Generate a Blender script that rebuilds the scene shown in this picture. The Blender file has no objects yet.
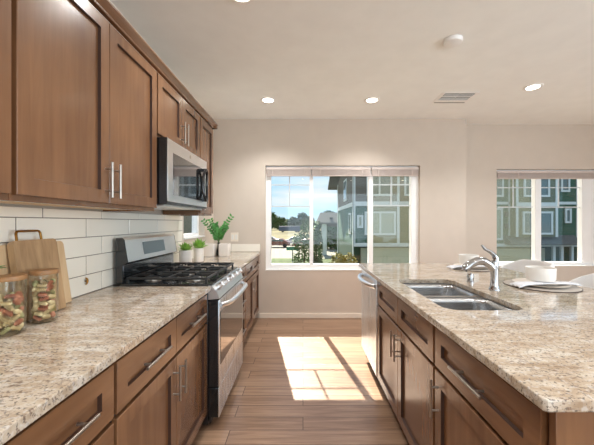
import bpy, bmesh, math, random
from mathutils import Vector, Matrix
random.seed(7)
SC = bpy.context.scene
COL = SC.collection
PI = math.pi

# ------------------------------------------------------------------ camera
EYE = 1.318
cam = bpy.data.cameras.new('camera')
camo = bpy.data.objects.new('camera', cam); COL.objects.link(camo)
camo.location = (0, 0, EYE); camo.rotation_euler = (PI/2, 0, 0)
cam.sensor_width = 36; cam.sensor_fit = 'HORIZONTAL'
cam.lens = 36*300/594
cam.shift_x = -6/594
cam.clip_start = 0.02; cam.clip_end = 2000
SC.camera = camo

# ------------------------------------------------------------------ view
SC.view_settings.view_transform = 'Standard'
SC.view_settings.look = 'None'
SC.view_settings.gamma = 1
SC.view_settings.exposure = 0.58
SC.view_settings.use_curve_mapping = False
try:
    SC.cycles.use_denoising = True
    SC.cycles.denoiser = 'OPENIMAGEDENOISE'
    SC.cycles.max_bounces = 10
    SC.cycles.diffuse_bounces = 5
    SC.cycles.glossy_bounces = 4
    SC.cycles.transparent_max_bounces = 24
    SC.cycles.sample_clamp_indirect = 6
    SC.cycles.caustics_reflective = False
    SC.cycles.caustics_refractive = False
except Exception:
    pass

# ------------------------------------------------------------------ sky
W = bpy.data.worlds.new('sky'); SC.world = W; W.use_nodes = True
nt = W.node_tree; nt.nodes.clear()
def N(nt, t, **kw):
    n = nt.nodes.new(t)
    for k, v in kw.items():
        if k in n.bl_rna.properties: setattr(n, k, v)
        else: n.inputs[k].default_value = v
    return n
out = N(nt, 'ShaderNodeOutputWorld'); bg = N(nt, 'ShaderNodeBackground', Strength=.86)
tc = N(nt, 'ShaderNodeTexCoord'); sep = N(nt, 'ShaderNodeSeparateXYZ')
nt.links.new(tc.outputs['Generated'], sep.inputs[0])
grad = N(nt, 'ShaderNodeValToRGB')
grad.color_ramp.elements[0].position = 0.0; grad.color_ramp.elements[0].color = (.50, .74, .90, 1)
grad.color_ramp.elements[1].position = 0.5; grad.color_ramp.elements[1].color = (.30, .52, .86, 1)
nt.links.new(sep.outputs['Z'], grad.inputs[0])
mp = N(nt, 'ShaderNodeMapping'); mp.inputs['Scale'].default_value = (4.0, 4.0, 26.0); mp.inputs['Location'].default_value = (3.3, 1.2, .6)
nt.links.new(tc.outputs['Generated'], mp.inputs[0])
no = N(nt, 'ShaderNodeTexNoise', Scale=1.0, Detail=6.0, Roughness=.55)
nt.links.new(mp.outputs[0], no.inputs['Vector'])
cr = N(nt, 'ShaderNodeValToRGB')
cr.color_ramp.elements[0].position = .42; cr.color_ramp.elements[0].color = (0, 0, 0, 1)
cr.color_ramp.elements[1].position = .66; cr.color_ramp.elements[1].color = (1, 1, 1, 1)
nt.links.new(no.outputs[0], cr.inputs[0])
mx = N(nt, 'ShaderNodeMixRGB'); mx.inputs[2].default_value = (.74, .80, .81, 1)
nt.links.new(cr.outputs[0], mx.inputs[0]); nt.links.new(grad.outputs[0], mx.inputs[1])
nt.links.new(mx.outputs[0], bg.inputs[0]); nt.links.new(bg.outputs[0], out.inputs[0])

# ------------------------------------------------------------------ sun and added area fill lights
SUN_DIR = Vector((.19, -1, -1)).normalized()
s = bpy.data.lights.new('sun', 'SUN'); s.energy = 10.5; s.angle = math.radians(.5); s.color = (1, .92, .78)
so = bpy.data.objects.new('sun', s); COL.objects.link(so)
so.rotation_euler = SUN_DIR.to_track_quat('-Z', 'Y').to_euler()
def area(name, loc, aim, sx, sy, power, color=(1, 1, 1)):
    l = bpy.data.lights.new(name, 'AREA'); l.shape = 'RECTANGLE'; l.size = sx; l.size_y = sy; l.energy = power; l.color = color
    o = bpy.data.objects.new(name, l); COL.objects.link(o); o.location = loc
    o.rotation_euler = Vector(aim).to_track_quat('-Z', 'Y').to_euler()
    return o
area('rear_fill', (1.6, -3.40, 1.45), (0, 1, 0), 4.4, 2.0, 40, (.80, .91, 1))  # area light added behind the camera to fill the room
area('side_fill', (5.20, -1.25, 1.45), (-1, .12, 0), 2.5, 2.0, 115, (.80, .91, 1))  # area light added out of view to fill from the right
CAN_POWER = 48

# ------------------------------------------------------------------ helpers
WLOC = {}
class MB:
    def __init__(self): self.bm = bmesh.new(); self.flat = False
    def _xf(self, verts, M):
        if M is not None: bmesh.ops.transform(self.bm, matrix=M, verts=verts)
    def box(self, x0, x1, y0, y1, z0, z1, bev=0, seg=2, M=None, mi=0):
        r = bmesh.ops.create_cube(self.bm, size=1)
        vs = r['verts']
        for v in vs:
            v.co = Vector(((x0+x1)/2+v.co.x*(x1-x0), (y0+y1)/2+v.co.y*(y1-y0), (z0+z1)/2+v.co.z*(z1-z0)))
        fs = {f for v in vs for f in v.link_faces}
        for f in fs: f.material_index = mi
        self.flat = True
        if bev > 0:
            es = list({e for v in vs for e in v.link_edges})
            r = bmesh.ops.bevel(self.bm, geom=es, offset=bev, segments=seg, profile=.5, affect='EDGES')
            vs = list({v for f in r['faces'] for v in f.verts} | {v for v in vs if v.is_valid})
            for f in r['faces']: f.material_index = mi
        self._xf(vs, M)
        return self
    def grid_loops(self, loops, close_ring=True, cap0=True, cap1=True, mi=0):
        """loops: list of lists of points; consecutive ones are bridged."""
        L = [[self.bm.verts.new(p) for p in lp] for lp in loops]
        n = len(L[0])
        for a, b in zip(L[:-1], L[1:]):
            for i in range(n if close_ring else n-1):
                j = (i+1) % n
                try: self.bm.faces.new((a[i], a[j], b[j], b[i])).material_index = mi
                except ValueError: pass
        if cap0 and close_ring: self.bm.faces.new(list(reversed(L[0]))).material_index = mi
        if cap1 and close_ring: self.bm.faces.new(L[-1]).material_index = mi
        return self
    def tube(self, path, r, n=16, cap=True, mi=0, flat=1.0):
        path = [Vector(p) for p in path]
        rs = r if isinstance(r, (list, tuple)) else [r]*len(path)
        loops = []; t0 = None; nx = None
        for i, p in enumerate(path):
            t = (path[min(i+1, len(path)-1)]-path[max(i-1, 0)]).normalized()
            if nx is None:
                ref = Vector((0, 0, 1)) if abs(t.z) < .9 else Vector((1, 0, 0))
                nx = t.cross(ref).normalized()
            else:
                nx = (nx-t*nx.dot(t)).normalized()
            ny = t.cross(nx)
            loops.append([p+(nx*math.cos(2*PI*k/n)+ny*math.sin(2*PI*k/n)*flat)*rs[i] for k in range(n)])
        return self.grid_loops(loops, True, cap, cap, mi)
    def cyl(self, p0, p1, r, n=20, mi=0, r1=None):
        return self.tube([p0, p1], [r, r if r1 is None else r1], n, True, mi)
    def lathe(self, prof, c=(0, 0, 0), n=32, mi=0, M=None, cap=True):
        """prof: (r, z) list; open ends capped when r > 0"""
        c = Vector(c)
        loops = [[c+Vector((max(r, 1e-5)*math.cos(2*PI*k/n), max(r, 1e-5)*math.sin(2*PI*k/n), z)) for k in range(n)] for r, z in prof]
        if M is not None: loops = [[M @ p for p in lp] for lp in loops]
        return self.grid_loops(loops, True, cap and prof[0][0] > 0, cap and prof[-1][0] > 0, mi)
    def prism(self, pts, vec, mi=0):
        pts = [Vector(p) for p in pts]; vec = Vector(vec)
        return self.grid_loops([pts, [p+vec for p in pts]], True, True, True, mi)
    def quad(self, a, b, c, d, mi=0):
        self.bm.faces.new([self.bm.verts.new(p) for p in (a, b, c, d)]).material_index = mi
        return self
    def build(self, name, mat, parent=None, smooth=None, recalc=True):
        if smooth is None: smooth = 20 if self.flat else 40
        if recalc: bmesh.ops.recalc_face_normals(self.bm, faces=self.bm.faces[:])
        me = bpy.data.meshes.new(name)
        off = WLOC.get(parent.name, Vector()) if parent else Vector()
        if off.length: bmesh.ops.translate(self.bm, verts=self.bm.verts[:], vec=-off)
        self.bm.to_mesh(me); self.bm.free()
        for m in (mat if isinstance(mat, (list, tuple)) else [mat]): me.materials.append(m)
        if smooth:
            for p in me.polygons: p.use_smooth = True
            me.set_sharp_from_angle(angle=math.radians(smooth))
        o = bpy.data.objects.new(name, me); COL.objects.link(o)
        if parent:
            o.parent = parent; WLOC[o.name] = off.copy()
        else: WLOC[o.name] = Vector()
        return o

def tag(o, label=None, cat=None, group=None, kind=None):
    if label: o['label'] = label
    if cat: o['category'] = cat
    if group: o['group'] = group
    if kind: o['kind'] = kind
    return o
def thing(name, label, cat, loc=(0, 0, 0), group=None):
    o = bpy.data.objects.new(name, None); COL.objects.link(o); o.location = loc
    o.empty_display_size = .05
    WLOC[o.name] = Vector(loc)
    return tag(o, label, cat, group)
def structure(o):
    o['kind'] = 'structure'; return o
def struct_root(name, loc=(0, 0, 0)):
    o = bpy.data.objects.new(name, None); COL.objects.link(o); o.location = loc; WLOC[o.name] = Vector(loc)
    return structure(o)
def dup(root, loc, label=None, group=None, rotz=None):
    r = root.copy(); COL.objects.link(r); r.location = loc
    if rotz is not None: r.rotation_euler = (0, 0, rotz)
    if label: r['label'] = label
    if group: r['group'] = group
    for ch in list(root.children):
        c = ch.copy(); COL.objects.link(c); c.parent = r
        for g in list(ch.children):
            d = g.copy(); COL.objects.link(d); d.parent = c
    return r

# ------------------------------------------------------------------ materials
def srgb(r, g, b):
    f = lambda c: (c/255/12.92) if c/255 <= .04045 else ((c/255+.055)/1.055)**2.4
    return (f(r), f(g), f(b), 1)
def base_mat(name):
    m = bpy.data.materials.new(name); m.use_nodes = True
    t = m.node_tree; b = t.nodes['Principled BSDF']
    return m, t, b
def simple(name, col, rough=.5, metal=0, bump=0, bscale=60, var=0, vscale=6, spec=None, coat=0):
    m, t, b = base_mat(name)
    b.inputs['Base Color'].default_value = col; b.inputs['Roughness'].default_value = rough; b.inputs['Metallic'].default_value = metal
    if spec is not None: b.inputs['Specular IOR Level'].default_value = spec
    if coat: b.inputs['Coat Weight'].default_value = coat; b.inputs['Coat Roughness'].default_value = .08
    c = N(t, 'ShaderNodeTexCoord')
    n = N(t, 'ShaderNodeTexNoise', Scale=vscale, Detail=4.0)
    t.links.new(c.outputs['Object'], n.inputs['Vector'])
    r = N(t, 'ShaderNodeValToRGB')
    k = max(var, .02)
    r.color_ramp.elements[0].position = .3; r.color_ramp.elements[1].position = .7
    r.color_ramp.elements[0].color = tuple(x*(1-k) for x in col[:3])+(1,)
    r.color_ramp.elements[1].color = tuple(min(1, x*(1+k)) for x in col[:3])+(1,)
    t.links.new(n.outputs[0], r.inputs[0]); t.links.new(r.outputs[0], b.inputs['Base Color'])
    if bump:
        n2 = N(t, 'ShaderNodeTexNoise', Scale=bscale, Detail=3.0)
        t.links.new(c.outputs['Object'], n2.inputs['Vector'])
        bp = N(t, 'ShaderNodeBump', Strength=bump, Distance=.004)
        t.links.new(n2.outputs[0], bp.inputs['Height']); t.links.new(bp.outputs[0], b.inputs['Normal'])
    return m
def wood(name, dark, light, axis='Z', rough=.34, fine=1.0, spec=.5):
    m, t, b = base_mat(name)
    c = N(t, 'ShaderNodeTexCoord'); oi = N(t, 'ShaderNodeObjectInfo')
    mul = N(t, 'ShaderNodeVectorMath', operation='SCALE'); mul.inputs[0].default_value = (7, 13, 5)
    t.links.new(oi.outputs['Random'], mul.inputs['Scale'])
    add = N(t, 'ShaderNodeVectorMath', operation='ADD')
    t.links.new(c.outputs['Object'], add.inputs[0]); t.links.new(mul.outputs[0], add.inputs[1])
    mp = N(t, 'ShaderNodeMapping')
    mp.inputs['Scale'].default_value = {'X': (1, 14, 14), 'Y': (14, 1, 14), 'Z': (14, 14, 1)}[axis]
    t.links.new(add.outputs[0], mp.inputs[0])
    n = N(t, 'ShaderNodeTexNoise', Scale=1.7*fine, Detail=6.0, Roughness=.6, Distortion=.6)
    t.links.new(mp.outputs[0], n.inputs['Vector'])
    n2 = N(t, 'ShaderNodeTexNoise', Scale=2.6, Detail=3.0)
    t.links.new(add.outputs[0], n2.inputs['Vector'])
    mxv = N(t, 'ShaderNodeMath', operation='ADD'); h = N(t, 'ShaderNodeMath', operation='MULTIPLY'); h.inputs[1].default_value = .5
    t.links.new(n.outputs[0], mxv.inputs[0]); t.links.new(n2.outputs[0], mxv.inputs[1]); t.links.new(mxv.outputs[0], h.inputs[0])
    r = N(t, 'ShaderNodeValToRGB')
    r.color_ramp.elements[0].position = .36; r.color_ramp.elements[0].color = dark
    r.color_ramp.elements[1].position = .64; r.color_ramp.elements[1].color = light
    t.links.new(h.outputs[0], r.inputs[0]); t.links.new(r.outputs[0], b.inputs['Base Color'])
    b.inputs['Roughness'].default_value = rough; b.inputs['Specular IOR Level'].default_value = spec
    if rough < .3: b.inputs['Coat Weight'].default_value = .35; b.inputs['Coat Roughness'].default_value = .16
    bp = N(t, 'ShaderNodeBump', Strength=.06, Distance=.002)
    t.links.new(n.outputs[0], bp.inputs['Height']); t.links.new(bp.outputs[0], b.inputs['Normal'])
    return m
def granite(name):
    m, t, b = base_mat(name)
    c = N(t, 'ShaderNodeTexCoord')
    mp = N(t, 'ShaderNodeMapping'); mp.inputs['Rotation'].default_value = (0, 0, .95); mp.inputs['Scale'].default_value = (.75, 2.2, 1.3)
    t.links.new(c.outputs['Object'], mp.inputs[0])
    n1 = N(t, 'ShaderNodeTexNoise', Scale=13.0, Detail=6.0, Roughness=.68)
    t.links.new(mp.outputs[0], n1.inputs['Vector'])
    r1 = N(t, 'ShaderNodeValToRGB'); e = r1.color_ramp.elements
    e[0].position = .34; e[0].color = srgb(164, 142, 118)
    e[1].position = .66; e[1].color = srgb(214, 206, 194)
    x = r1.color_ramp.elements.new(.5); x.color = srgb(194, 178, 158)
    t.links.new(n1.outputs[0], r1.inputs[0])
    n2 = N(t, 'ShaderNodeTexNoise', Scale=52.0, Detail=4.0, Roughness=.7)
    t.links.new(mp.outputs[0], n2.inputs['Vector'])
    r2 = N(t, 'ShaderNodeValToRGB'); e = r2.color_ramp.elements
    e[0].position = .53; e[0].color = (0, 0, 0, 1); e[1].position = .63; e[1].color = (.85, .85, .85, 1)
    t.links.new(n2.outputs[0], r2.inputs[0])
    m1 = N(t, 'ShaderNodeMixRGB'); m1.inputs[2].default_value = srgb(112, 88, 72)
    t.links.new(r2.outputs[0], m1.inputs[0]); t.links.new(r1.outputs[0], m1.inputs[1])
    n3 = N(t, 'ShaderNodeTexNoise', Scale=125.0, Detail=2.0, Roughness=.5)
    t.links.new(c.outputs['Object'], n3.inputs['Vector'])
    r3 = N(t, 'ShaderNodeValToRGB'); e = r3.color_ramp.elements
    e[0].position = .58; e[0].color = (0, 0, 0, 1); e[1].position = .66; e[1].color = (.85, .85, .85, 1)
    t.links.new(n3.outputs[0], r3.inputs[0])
    m2 = N(t, 'ShaderNodeMixRGB'); m2.inputs[2].default_value = srgb(98, 90, 84)
    t.links.new(r3.outputs[0], m2.inputs[0]); t.links.new(m1.outputs[0], m2.inputs[1])
    n4 = N(t, 'ShaderNodeTexNoise', Scale=70.0, Detail=2.0)
    t.links.new(c.outputs['Object'], n4.inputs['Vector'])
    r4 = N(t, 'ShaderNodeValToRGB'); e = r4.color_ramp.elements
    e[0].position = .54; e[0].color = (0, 0, 0, 1); e[1].position = .70; e[1].color = (.45, .45, .45, 1)
    t.links.new(n4.outputs[0], r4.inputs[0])
    m3 = N(t, 'ShaderNodeMixRGB'); m3.inputs[2].default_value = srgb(216, 214, 210)
    t.links.new(r4.outputs[0], m3.inputs[0]); t.links.new(m2.outputs[0], m3.inputs[1])
    t.links.new(m3.outputs[0], b.inputs['Base Color'])
    b.inputs['Roughness'].default_value = .05; b.inputs['Specular IOR Level'].default_value = .65
    return m
def floor_mat():
    m, t, b = base_mat('floor planks')
    c = N(t, 'ShaderNodeTexCoord')
    br = N(t, 'ShaderNodeTexBrick', Scale=1.0); br.offset = .37; br.offset_frequency = 2; br.squash = 1
    br.inputs['Brick Width'].default_value = 1.25; br.inputs['Row Height'].default_value = .127
    br.inputs['Mortar Size'].default_value = .0026; br.inputs['Mortar Smooth'].default_value = .3; br.inputs['Bias'].default_value = 0
    br.inputs['Color1'].default_value = (0, 0, 0, 1); br.inputs['Color2'].default_value = (1, 1, 1, 1); br.inputs['Mortar'].default_value = (.5, .5, .5, 1)
    t.links.new(c.outputs['Object'], br.inputs['Vector'])
    mp = N(t, 'ShaderNodeMapping'); mp.inputs['Scale'].default_value = (1.2, 22, 1)
    t.links.new(c.outputs['Object'], mp.inputs[0])
    off = N(t, 'ShaderNodeVectorMath', operation='MULTIPLY_ADD'); off.inputs[1].default_value = (9, 9, 9)
    t.links.new(br.outputs['Color'], off.inputs[0]); t.links.new(mp.outputs[0], off.inputs[2])
    n = N(t, 'ShaderNodeTexNoise', Scale=2.0, Detail=6.0, Roughness=.6, Distortion=.4)
    t.links.new(off.outputs[0], n.inputs['Vector'])
    ad = N(t, 'ShaderNodeMath', operation='MULTIPLY_ADD'); ad.inputs[1].default_value = .30
    sep = N(t, 'ShaderNodeSeparateColor'); t.links.new(br.outputs['Color'], sep.inputs[0])
    t.links.new(sep.outputs[0], ad.inputs[0]); t.links.new(n.outputs[0], ad.inputs[2])
    r = N(t, 'ShaderNodeValToRGB'); e = r.color_ramp.elements
    e[0].position = .40; e[0].color = srgb(126, 95, 73); e[1].position = .92; e[1].color = srgb(178, 144, 117)
    t.links.new(ad.outputs[0], r.inputs[0])
    mx = N(t, 'ShaderNodeMixRGB'); mx.inputs[2].default_value = srgb(66, 44, 32)
    t.links.new(br.outputs['Fac'], mx.inputs[0]); t.links.new(r.outputs[0], mx.inputs[1])
    t.links.new(mx.outputs[0], b.inputs['Base Color'])
    b.inputs['Roughness'].default_value = .33
    bp = N(t, 'ShaderNodeBump', Strength=.25, Distance=.002, invert=True)
    t.links.new(br.outputs['Fac'], bp.inputs['Height']); t.links.new(bp.outputs[0], b.inputs['Normal'])
    return m
def glass(name, tint=(1, 1, 1, 1), ior=1.45, rough=0.0):
    m = bpy.data.materials.new(name); m.use_nodes = True; t = m.node_tree; t.nodes.clear()
    o = N(t, 'ShaderNodeOutputMaterial'); mix = N(t, 'ShaderNodeMixShader')
    tr = N(t, 'ShaderNodeBsdfTransparent', Color=tint); gl = N(t, 'ShaderNodeBsdfGlossy', Roughness=rough)
    lw = N(t, 'ShaderNodeLayerWeight', Blend=.5); pw = N(t, 'ShaderNodeMath', operation='POWER'); pw.inputs[1].default_value = 5
    fr = N(t, 'ShaderNodeMath', operation='MULTIPLY_ADD'); f0 = ((ior-1)/(ior+1))**2
    fr.inputs[1].default_value = 1-f0; fr.inputs[2].default_value = f0
    t.links.new(lw.outputs['Facing'], pw.inputs[0]); t.links.new(pw.outputs[0], fr.inputs[0])
    t.links.new(fr.outputs[0], mix.inputs[0]); t.links.new(tr.outputs[0], mix.inputs[1]); t.links.new(gl.outputs[0], mix.inputs[2])
    t.links.new(mix.outputs[0], o.inputs[0])
    return m
def screen_mat():
    m = bpy.data.materials.new('insect screen mesh'); m.use_nodes = True; t = m.node_tree; t.nodes.clear()
    o = N(t, 'ShaderNodeOutputMaterial'); mix = N(t, 'ShaderNodeMixShader'); mix.inputs[0].default_value = .14
    tr = N(t, 'ShaderNodeBsdfTransparent'); df = N(t, 'ShaderNodeBsdfTranslucent', Color=(.17, .175, .12, 1))
    t.links.new(tr.outputs[0], mix.inputs[1]); t.links.new(df.outputs[0], mix.inputs[2]); t.links.new(mix.outputs[0], o.inputs[0])
    return m
def emit(name, col, st):
    m = bpy.data.materials.new(name); m.use_nodes = True; t = m.node_tree; t.nodes.clear()
    o = N(t, 'ShaderNodeOutputMaterial'); e = N(t, 'ShaderNodeEmission', Color=col, Strength=st)
    t.links.new(e.outputs[0], o.inputs[0]); return m
def siding(name, col, pitch=.16):
    m, t, b = base_mat(name)
    c = N(t, 'ShaderNodeTexCoord'); sp = N(t, 'ShaderNodeSeparateXYZ'); t.links.new(c.outputs['Object'], sp.inputs[0])
    d = N(t, 'ShaderNodeMath', operation='DIVIDE'); d.inputs[1].default_value = pitch; t.links.new(sp.outputs['Z'], d.inputs[0])
    f = N(t, 'ShaderNodeMath', operation='FRACT'); t.links.new(d.outputs[0], f.inputs[0])
    bp = N(t, 'ShaderNodeBump', Strength=.9, Distance=.03, invert=True); t.links.new(f.outputs[0], bp.inputs['Height'])
    t.links.new(bp.outputs[0], b.inputs['Normal'])
    n = N(t, 'ShaderNodeTexNoise', Scale=1.5, Detail=3.0); t.links.new(c.outputs['Object'], n.inputs['Vector'])
    r = N(t, 'ShaderNodeValToRGB'); r.color_ramp.elements[0].color = tuple(x*.92 for x in col[:3])+(1,); r.color_ramp.elements[1].color = tuple(min(1, x*1.08) for x in col[:3])+(1,)
    t.links.new(n.outputs[0], r.inputs[0]); t.links.new(r.outputs[0], b.inputs['Base Color']); b.inputs['Roughness'].default_value = .8
    return m
def brushed(name, col, rough=.28, axis='Y'):
    m, t, b = base_mat(name)
    c = N(t, 'ShaderNodeTexCoord'); mp = N(t, 'ShaderNodeMapping')
    mp.inputs['Scale'].default_value = {'X': (1, 200, 200), 'Y': (200, 1, 200), 'Z': (200, 200, 1)}[axis]
    t.links.new(c.outputs['Object'], mp.inputs[0])
    n = N(t, 'ShaderNodeTexNoise', Scale=2.0, Detail=2.0); t.links.new(mp.outputs[0], n.inputs['Vector'])
    mr = N(t, 'ShaderNodeMapRange'); mr.inputs['To Min'].default_value = rough-.02; mr.inputs['To Max'].default_value = rough+.03
    t.links.new(n.outputs[0], mr.inputs[0]); t.links.new(mr.outputs[0], b.inputs['Roughness'])
    b.inputs['Base Color'].default_value = col; b.inputs['Metallic'].default_value = 1
    return m

M = {}
M['wall'] = simple('warm beige paint', srgb(207, 194, 180), .85, bump=.05, bscale=180)
M['ceiling'] = simple('ceiling paint', srgb(246, 247, 244), .9, bump=.05, bscale=160)
M['white'] = simple('white painted trim', srgb(244, 243, 240), .45)
M['vinyl'] = simple('white window vinyl', srgb(246, 246, 244), .4)
M['bars'] = simple('pale grey grid bars', srgb(204, 210, 212), .5)
M['base_trim'] = simple('cream baseboard', srgb(236, 224, 208), .5)
M['floor'] = floor_mat()
M['cab_v'] = wood('stained maple upright grain', srgb(104, 70, 46), srgb(130, 91, 61), 'Z', .27)
M['cab_h'] = wood('stained maple level grain', srgb(104, 70, 46), srgb(130, 91, 61), 'Y', .27)
M['cab_in'] = simple('cabinet frame gap shade', srgb(36, 21, 15), .55)  # frame coloured dark to put shade into the gaps between fronts
M['cab_edge'] = simple('dark panel recess edge', srgb(58, 34, 22), .5)  # recess edge faces, darker than the rest of each front
M['maple'] = wood('natural maple underside', srgb(196, 158, 112), srgb(222, 188, 142), 'Y', .5)
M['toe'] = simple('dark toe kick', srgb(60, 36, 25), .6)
M['granite'] = granite('cream granite')
M['tile'] = simple('white glazed tile', srgb(246, 240, 227), .14, var=.03, vscale=2)
M['grout'] = simple('grey grout', srgb(128, 118, 108), .9)
M['nickel'] = brushed('brushed nickel', (.46, .41, .36, 1), .32, 'Z')
M['steel'] = simple('smooth stainless steel', (.86, .86, .86, 1), .30, 1)
M['steel_z'] = brushed('stainless steel front', (.82, .87, .92, 1), .27, 'Z')
M['sink'] = brushed('satin stainless sink', (.48, .48, .48, 1), .27, 'X')
M['chrome'] = simple('polished chrome', (.46, .46, .47, 1), .06, 1)
M['black'] = simple('black enamel', (.012, .012, .013, 1), .16, spec=.7)
M['blackgloss'] = simple('black glass', (.010, .011, .012, 1), .03, spec=1.0, coat=1.0)
M['iron'] = simple('cast iron', (.02, .02, .02, 1), .5, bump=.2, bscale=300)
M['darkmirror'] = simple('dark mirror steel', (.30, .33, .36, 1), .12, 1)
M['display'] = simple('grey display glass', srgb(120, 130, 132), .12)
M['glass'] = glass('window glass')
M['jar'] = glass('jar glass', (.97, .98, .97, 1), 1.4)
M['screen'] = screen_mat()
M['blind'] = simple('beige blind slats', srgb(206, 192, 184), .7)
M['bamboo'] = wood('bamboo', srgb(140, 100, 62), srgb(168, 126, 84), 'X', .45)
M['board'] = wood('acacia board', srgb(146, 112, 78), srgb(194, 160, 120), 'Z', .5, 1.4)
M['board_pale'] = wood('pale beech board', srgb(206, 172, 130), srgb(228, 200, 160), 'Z', .5, 1.4)
M['brass'] = simple('aged brass', srgb(150, 108, 52), .35, 1)
M['porcelain'] = simple('matte stoneware', srgb(216, 206, 194), .45)
M['porc_white'] = simple('white stoneware', srgb(232, 228, 222), .3)
M['pot'] = simple('white ceramic pot', srgb(240, 232, 224), .5, var=.04)
M['linen'] = simple('grey white linen', srgb(226, 226, 230), .9, bump=.3, bscale=300)
M['woven'] = simple('woven greige placemat', srgb(182, 172, 162), .9, bump=.6, bscale=260)
M['woven_dark'] = simple('dark placemat binding', srgb(70, 58, 52), .8)
M['fabric'] = simple('pale grey upholstery', srgb(228, 226, 224), .9, bump=.2, bscale=350)
M['stoolleg'] = simple('black stool legs', (.02, .02, .02, 1), .4)
M['soil'] = simple('potting soil', srgb(60, 44, 34), .95, bump=.8, bscale=120)
M['leaf'] = simple('green leaves', srgb(78, 142, 66), .45, var=.35, vscale=14)
M['leaf_light'] = simple('fresh green leaves', srgb(146, 190, 84), .45, var=.3, vscale=20)
M['stem'] = simple('green stems', srgb(84, 108, 52), .6)
M['vase'] = simple('black vase', (.015, .017, .016, 1), .25)
M['pasta_y'] = simple('plain pasta', srgb(236, 214, 168), .6)
M['pasta_r'] = simple('tomato pasta', srgb(206, 140, 110), .6)
M['pasta_g'] = simple('spinach pasta', srgb(190, 180, 130), .6)
M['can'] = emit('lamp glow', (1, .90, .74, 1), 9.0)
# outside
M['road'] = simple('pale concrete road', srgb(132, 130, 116), .9, var=.08, vscale=.3)
M['field'] = simple('dry field', srgb(104, 98, 62), .95, var=.3, vscale=.05)
M['lawn'] = simple('grass verge', srgb(70, 86, 44), .95, var=.3, vscale=.6)
M['hill'] = simple('wooded hill', srgb(92, 120, 96), .95, var=.4, vscale=.06)
M['sid_grey'] = siding('grey lap siding', srgb(96, 94, 84))
M['sid_green'] = siding('green lap siding', srgb(44, 84, 64))
M['sid_olive'] = siding('olive grey siding', srgb(90, 96, 70))
M['sid_dark'] = siding('deep green siding', srgb(34, 66, 48))
M['out_trim'] = simple('white outdoor trim', srgb(196, 204, 202), .7)
M['garage'] = simple('pale garage door', srgb(160, 168, 148), .7)
M['shingle'] = simple('grey shingles', srgb(88, 90, 86), .9, var=.2, vscale=5)
M['eave'] = simple('dark eave board', srgb(72, 78, 80), .8)
M['outglass'] = simple('dark window glass', srgb(70, 92, 92), .08, spec=.8)
M['outblind'] = simple('window with closed blinds', srgb(140, 150, 132), .5)
M['foliage'] = simple('tree leaves', srgb(70, 104, 44), .7, var=.45, vscale=1.5)
M['foliage_dark'] = simple('dark conifer leaves', srgb(44, 78, 44), .8, var=.4, vscale=1.5)
M['foliage_gold'] = simple('golden shrub leaves', srgb(138, 130, 54), .8, var=.35, vscale=3)
M['bark'] = simple('bark', srgb(96, 78, 62), .9, bump=.6, bscale=20)
M['sign'] = simple('green street sign', srgb(26, 120, 88), .4)
M['galv'] = simple('galvanised pole', srgb(150, 152, 150), .5, .6)
M['car_red'] = simple('red brown car paint', srgb(120, 62, 50), .25, coat=.6)
M['car_white'] = simple('white car paint', srgb(190, 190, 188), .25, coat=.6)
M['trailer'] = simple('blue grey trailer', srgb(74, 88, 108), .5)
M['tyre'] = simple('tyre rubber', (.02, .02, .02, 1), .9)

# ------------------------------------------------------------------ room
XL, YB, YA, XS, CEIL = -1.235, 4.14, 4.36, 2.25, 2.743
XR, YR = 5.3, -3.5
structure(MB().box(XL-.15, XR+.15, YR-.15, YA+.15, -.12, 0).build('floor', M['floor'], smooth=0))
structure(MB().box(XL-.15, XR+.15, YR-.15, YA+.15, CEIL, CEIL+.12).build('ceiling', M['ceiling'], smooth=0))
def wall_x(name, x0, x1, y0, y1, holes):
    """wall running along x with rectangular holes (xa, xb, za, zb)"""
    m = MB(); x = x0
    for xa, xb, za, zb in holes:
        m.box(x, xa, y0, y1, 0, CEIL); m.box(xa, xb, y0, y1, 0, za); m.box(xa, xb, y0, y1, zb, CEIL); x = xb
    m.box(x, x1, y0, y1, 0, CEIL)
    return m
def wall_y(name, y0, y1, x0, x1, holes):
    m = MB(); y = y0
    for ya, yb, za, zb in holes:
        m.box(x0, x1, y, ya, 0, CEIL); m.box(x0, x1, ya, yb, 0, za); m.box(x0, x1, ya, yb, zb, CEIL); y = yb
    m.box(x0, x1, y, y1, 0, CEIL)
    return m
W1 = (-.52, 1.615, .655, 2.105)
W2 = (2.815, 5.05, .682, 2.09)
W3 = (3.10, 3.76, 1.14, 2.08)
m = wall_x('b', XL-.15, XS, YB, YB+.16, [W1]); m.box(XS-.06, XS, YB+.16, YA+.15, 0, CEIL)
structure(m.build('wall_back', M['wall'], smooth=0))
structure(wall_x('a', XS, XR+.15, YA, YA+.15, [W2]).build('wall_alcove', M['wall'], smooth=0))
structure(wall_y('l', YR-.15, YB, XL-.15, XL, [W3]).build('wall_left', M['wall'], smooth=0))
structure(wall_y('r', YR-.15, YA, XR, XR+.15, [(-2.0, 2.8, .4, 2.5)]).build('wall_right', M['wall'], smooth=0))
structure(wall_x('k', XL, XR, YR-.15, YR, [(-.7, 3.9, .4, 2.5)]).build('wall_rear', M['wall'], smooth=0))
# baseboards
structure(MB().box(-.60, XS, YB-.014, YB-.0005, .001, .068, .003).build('baseboard_back', M['base_trim']))
structure(MB().box(XS, XR, YA-.014, YA-.0005, .001, .068, .003).build('baseboard_alcove', M['base_trim']))

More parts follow.
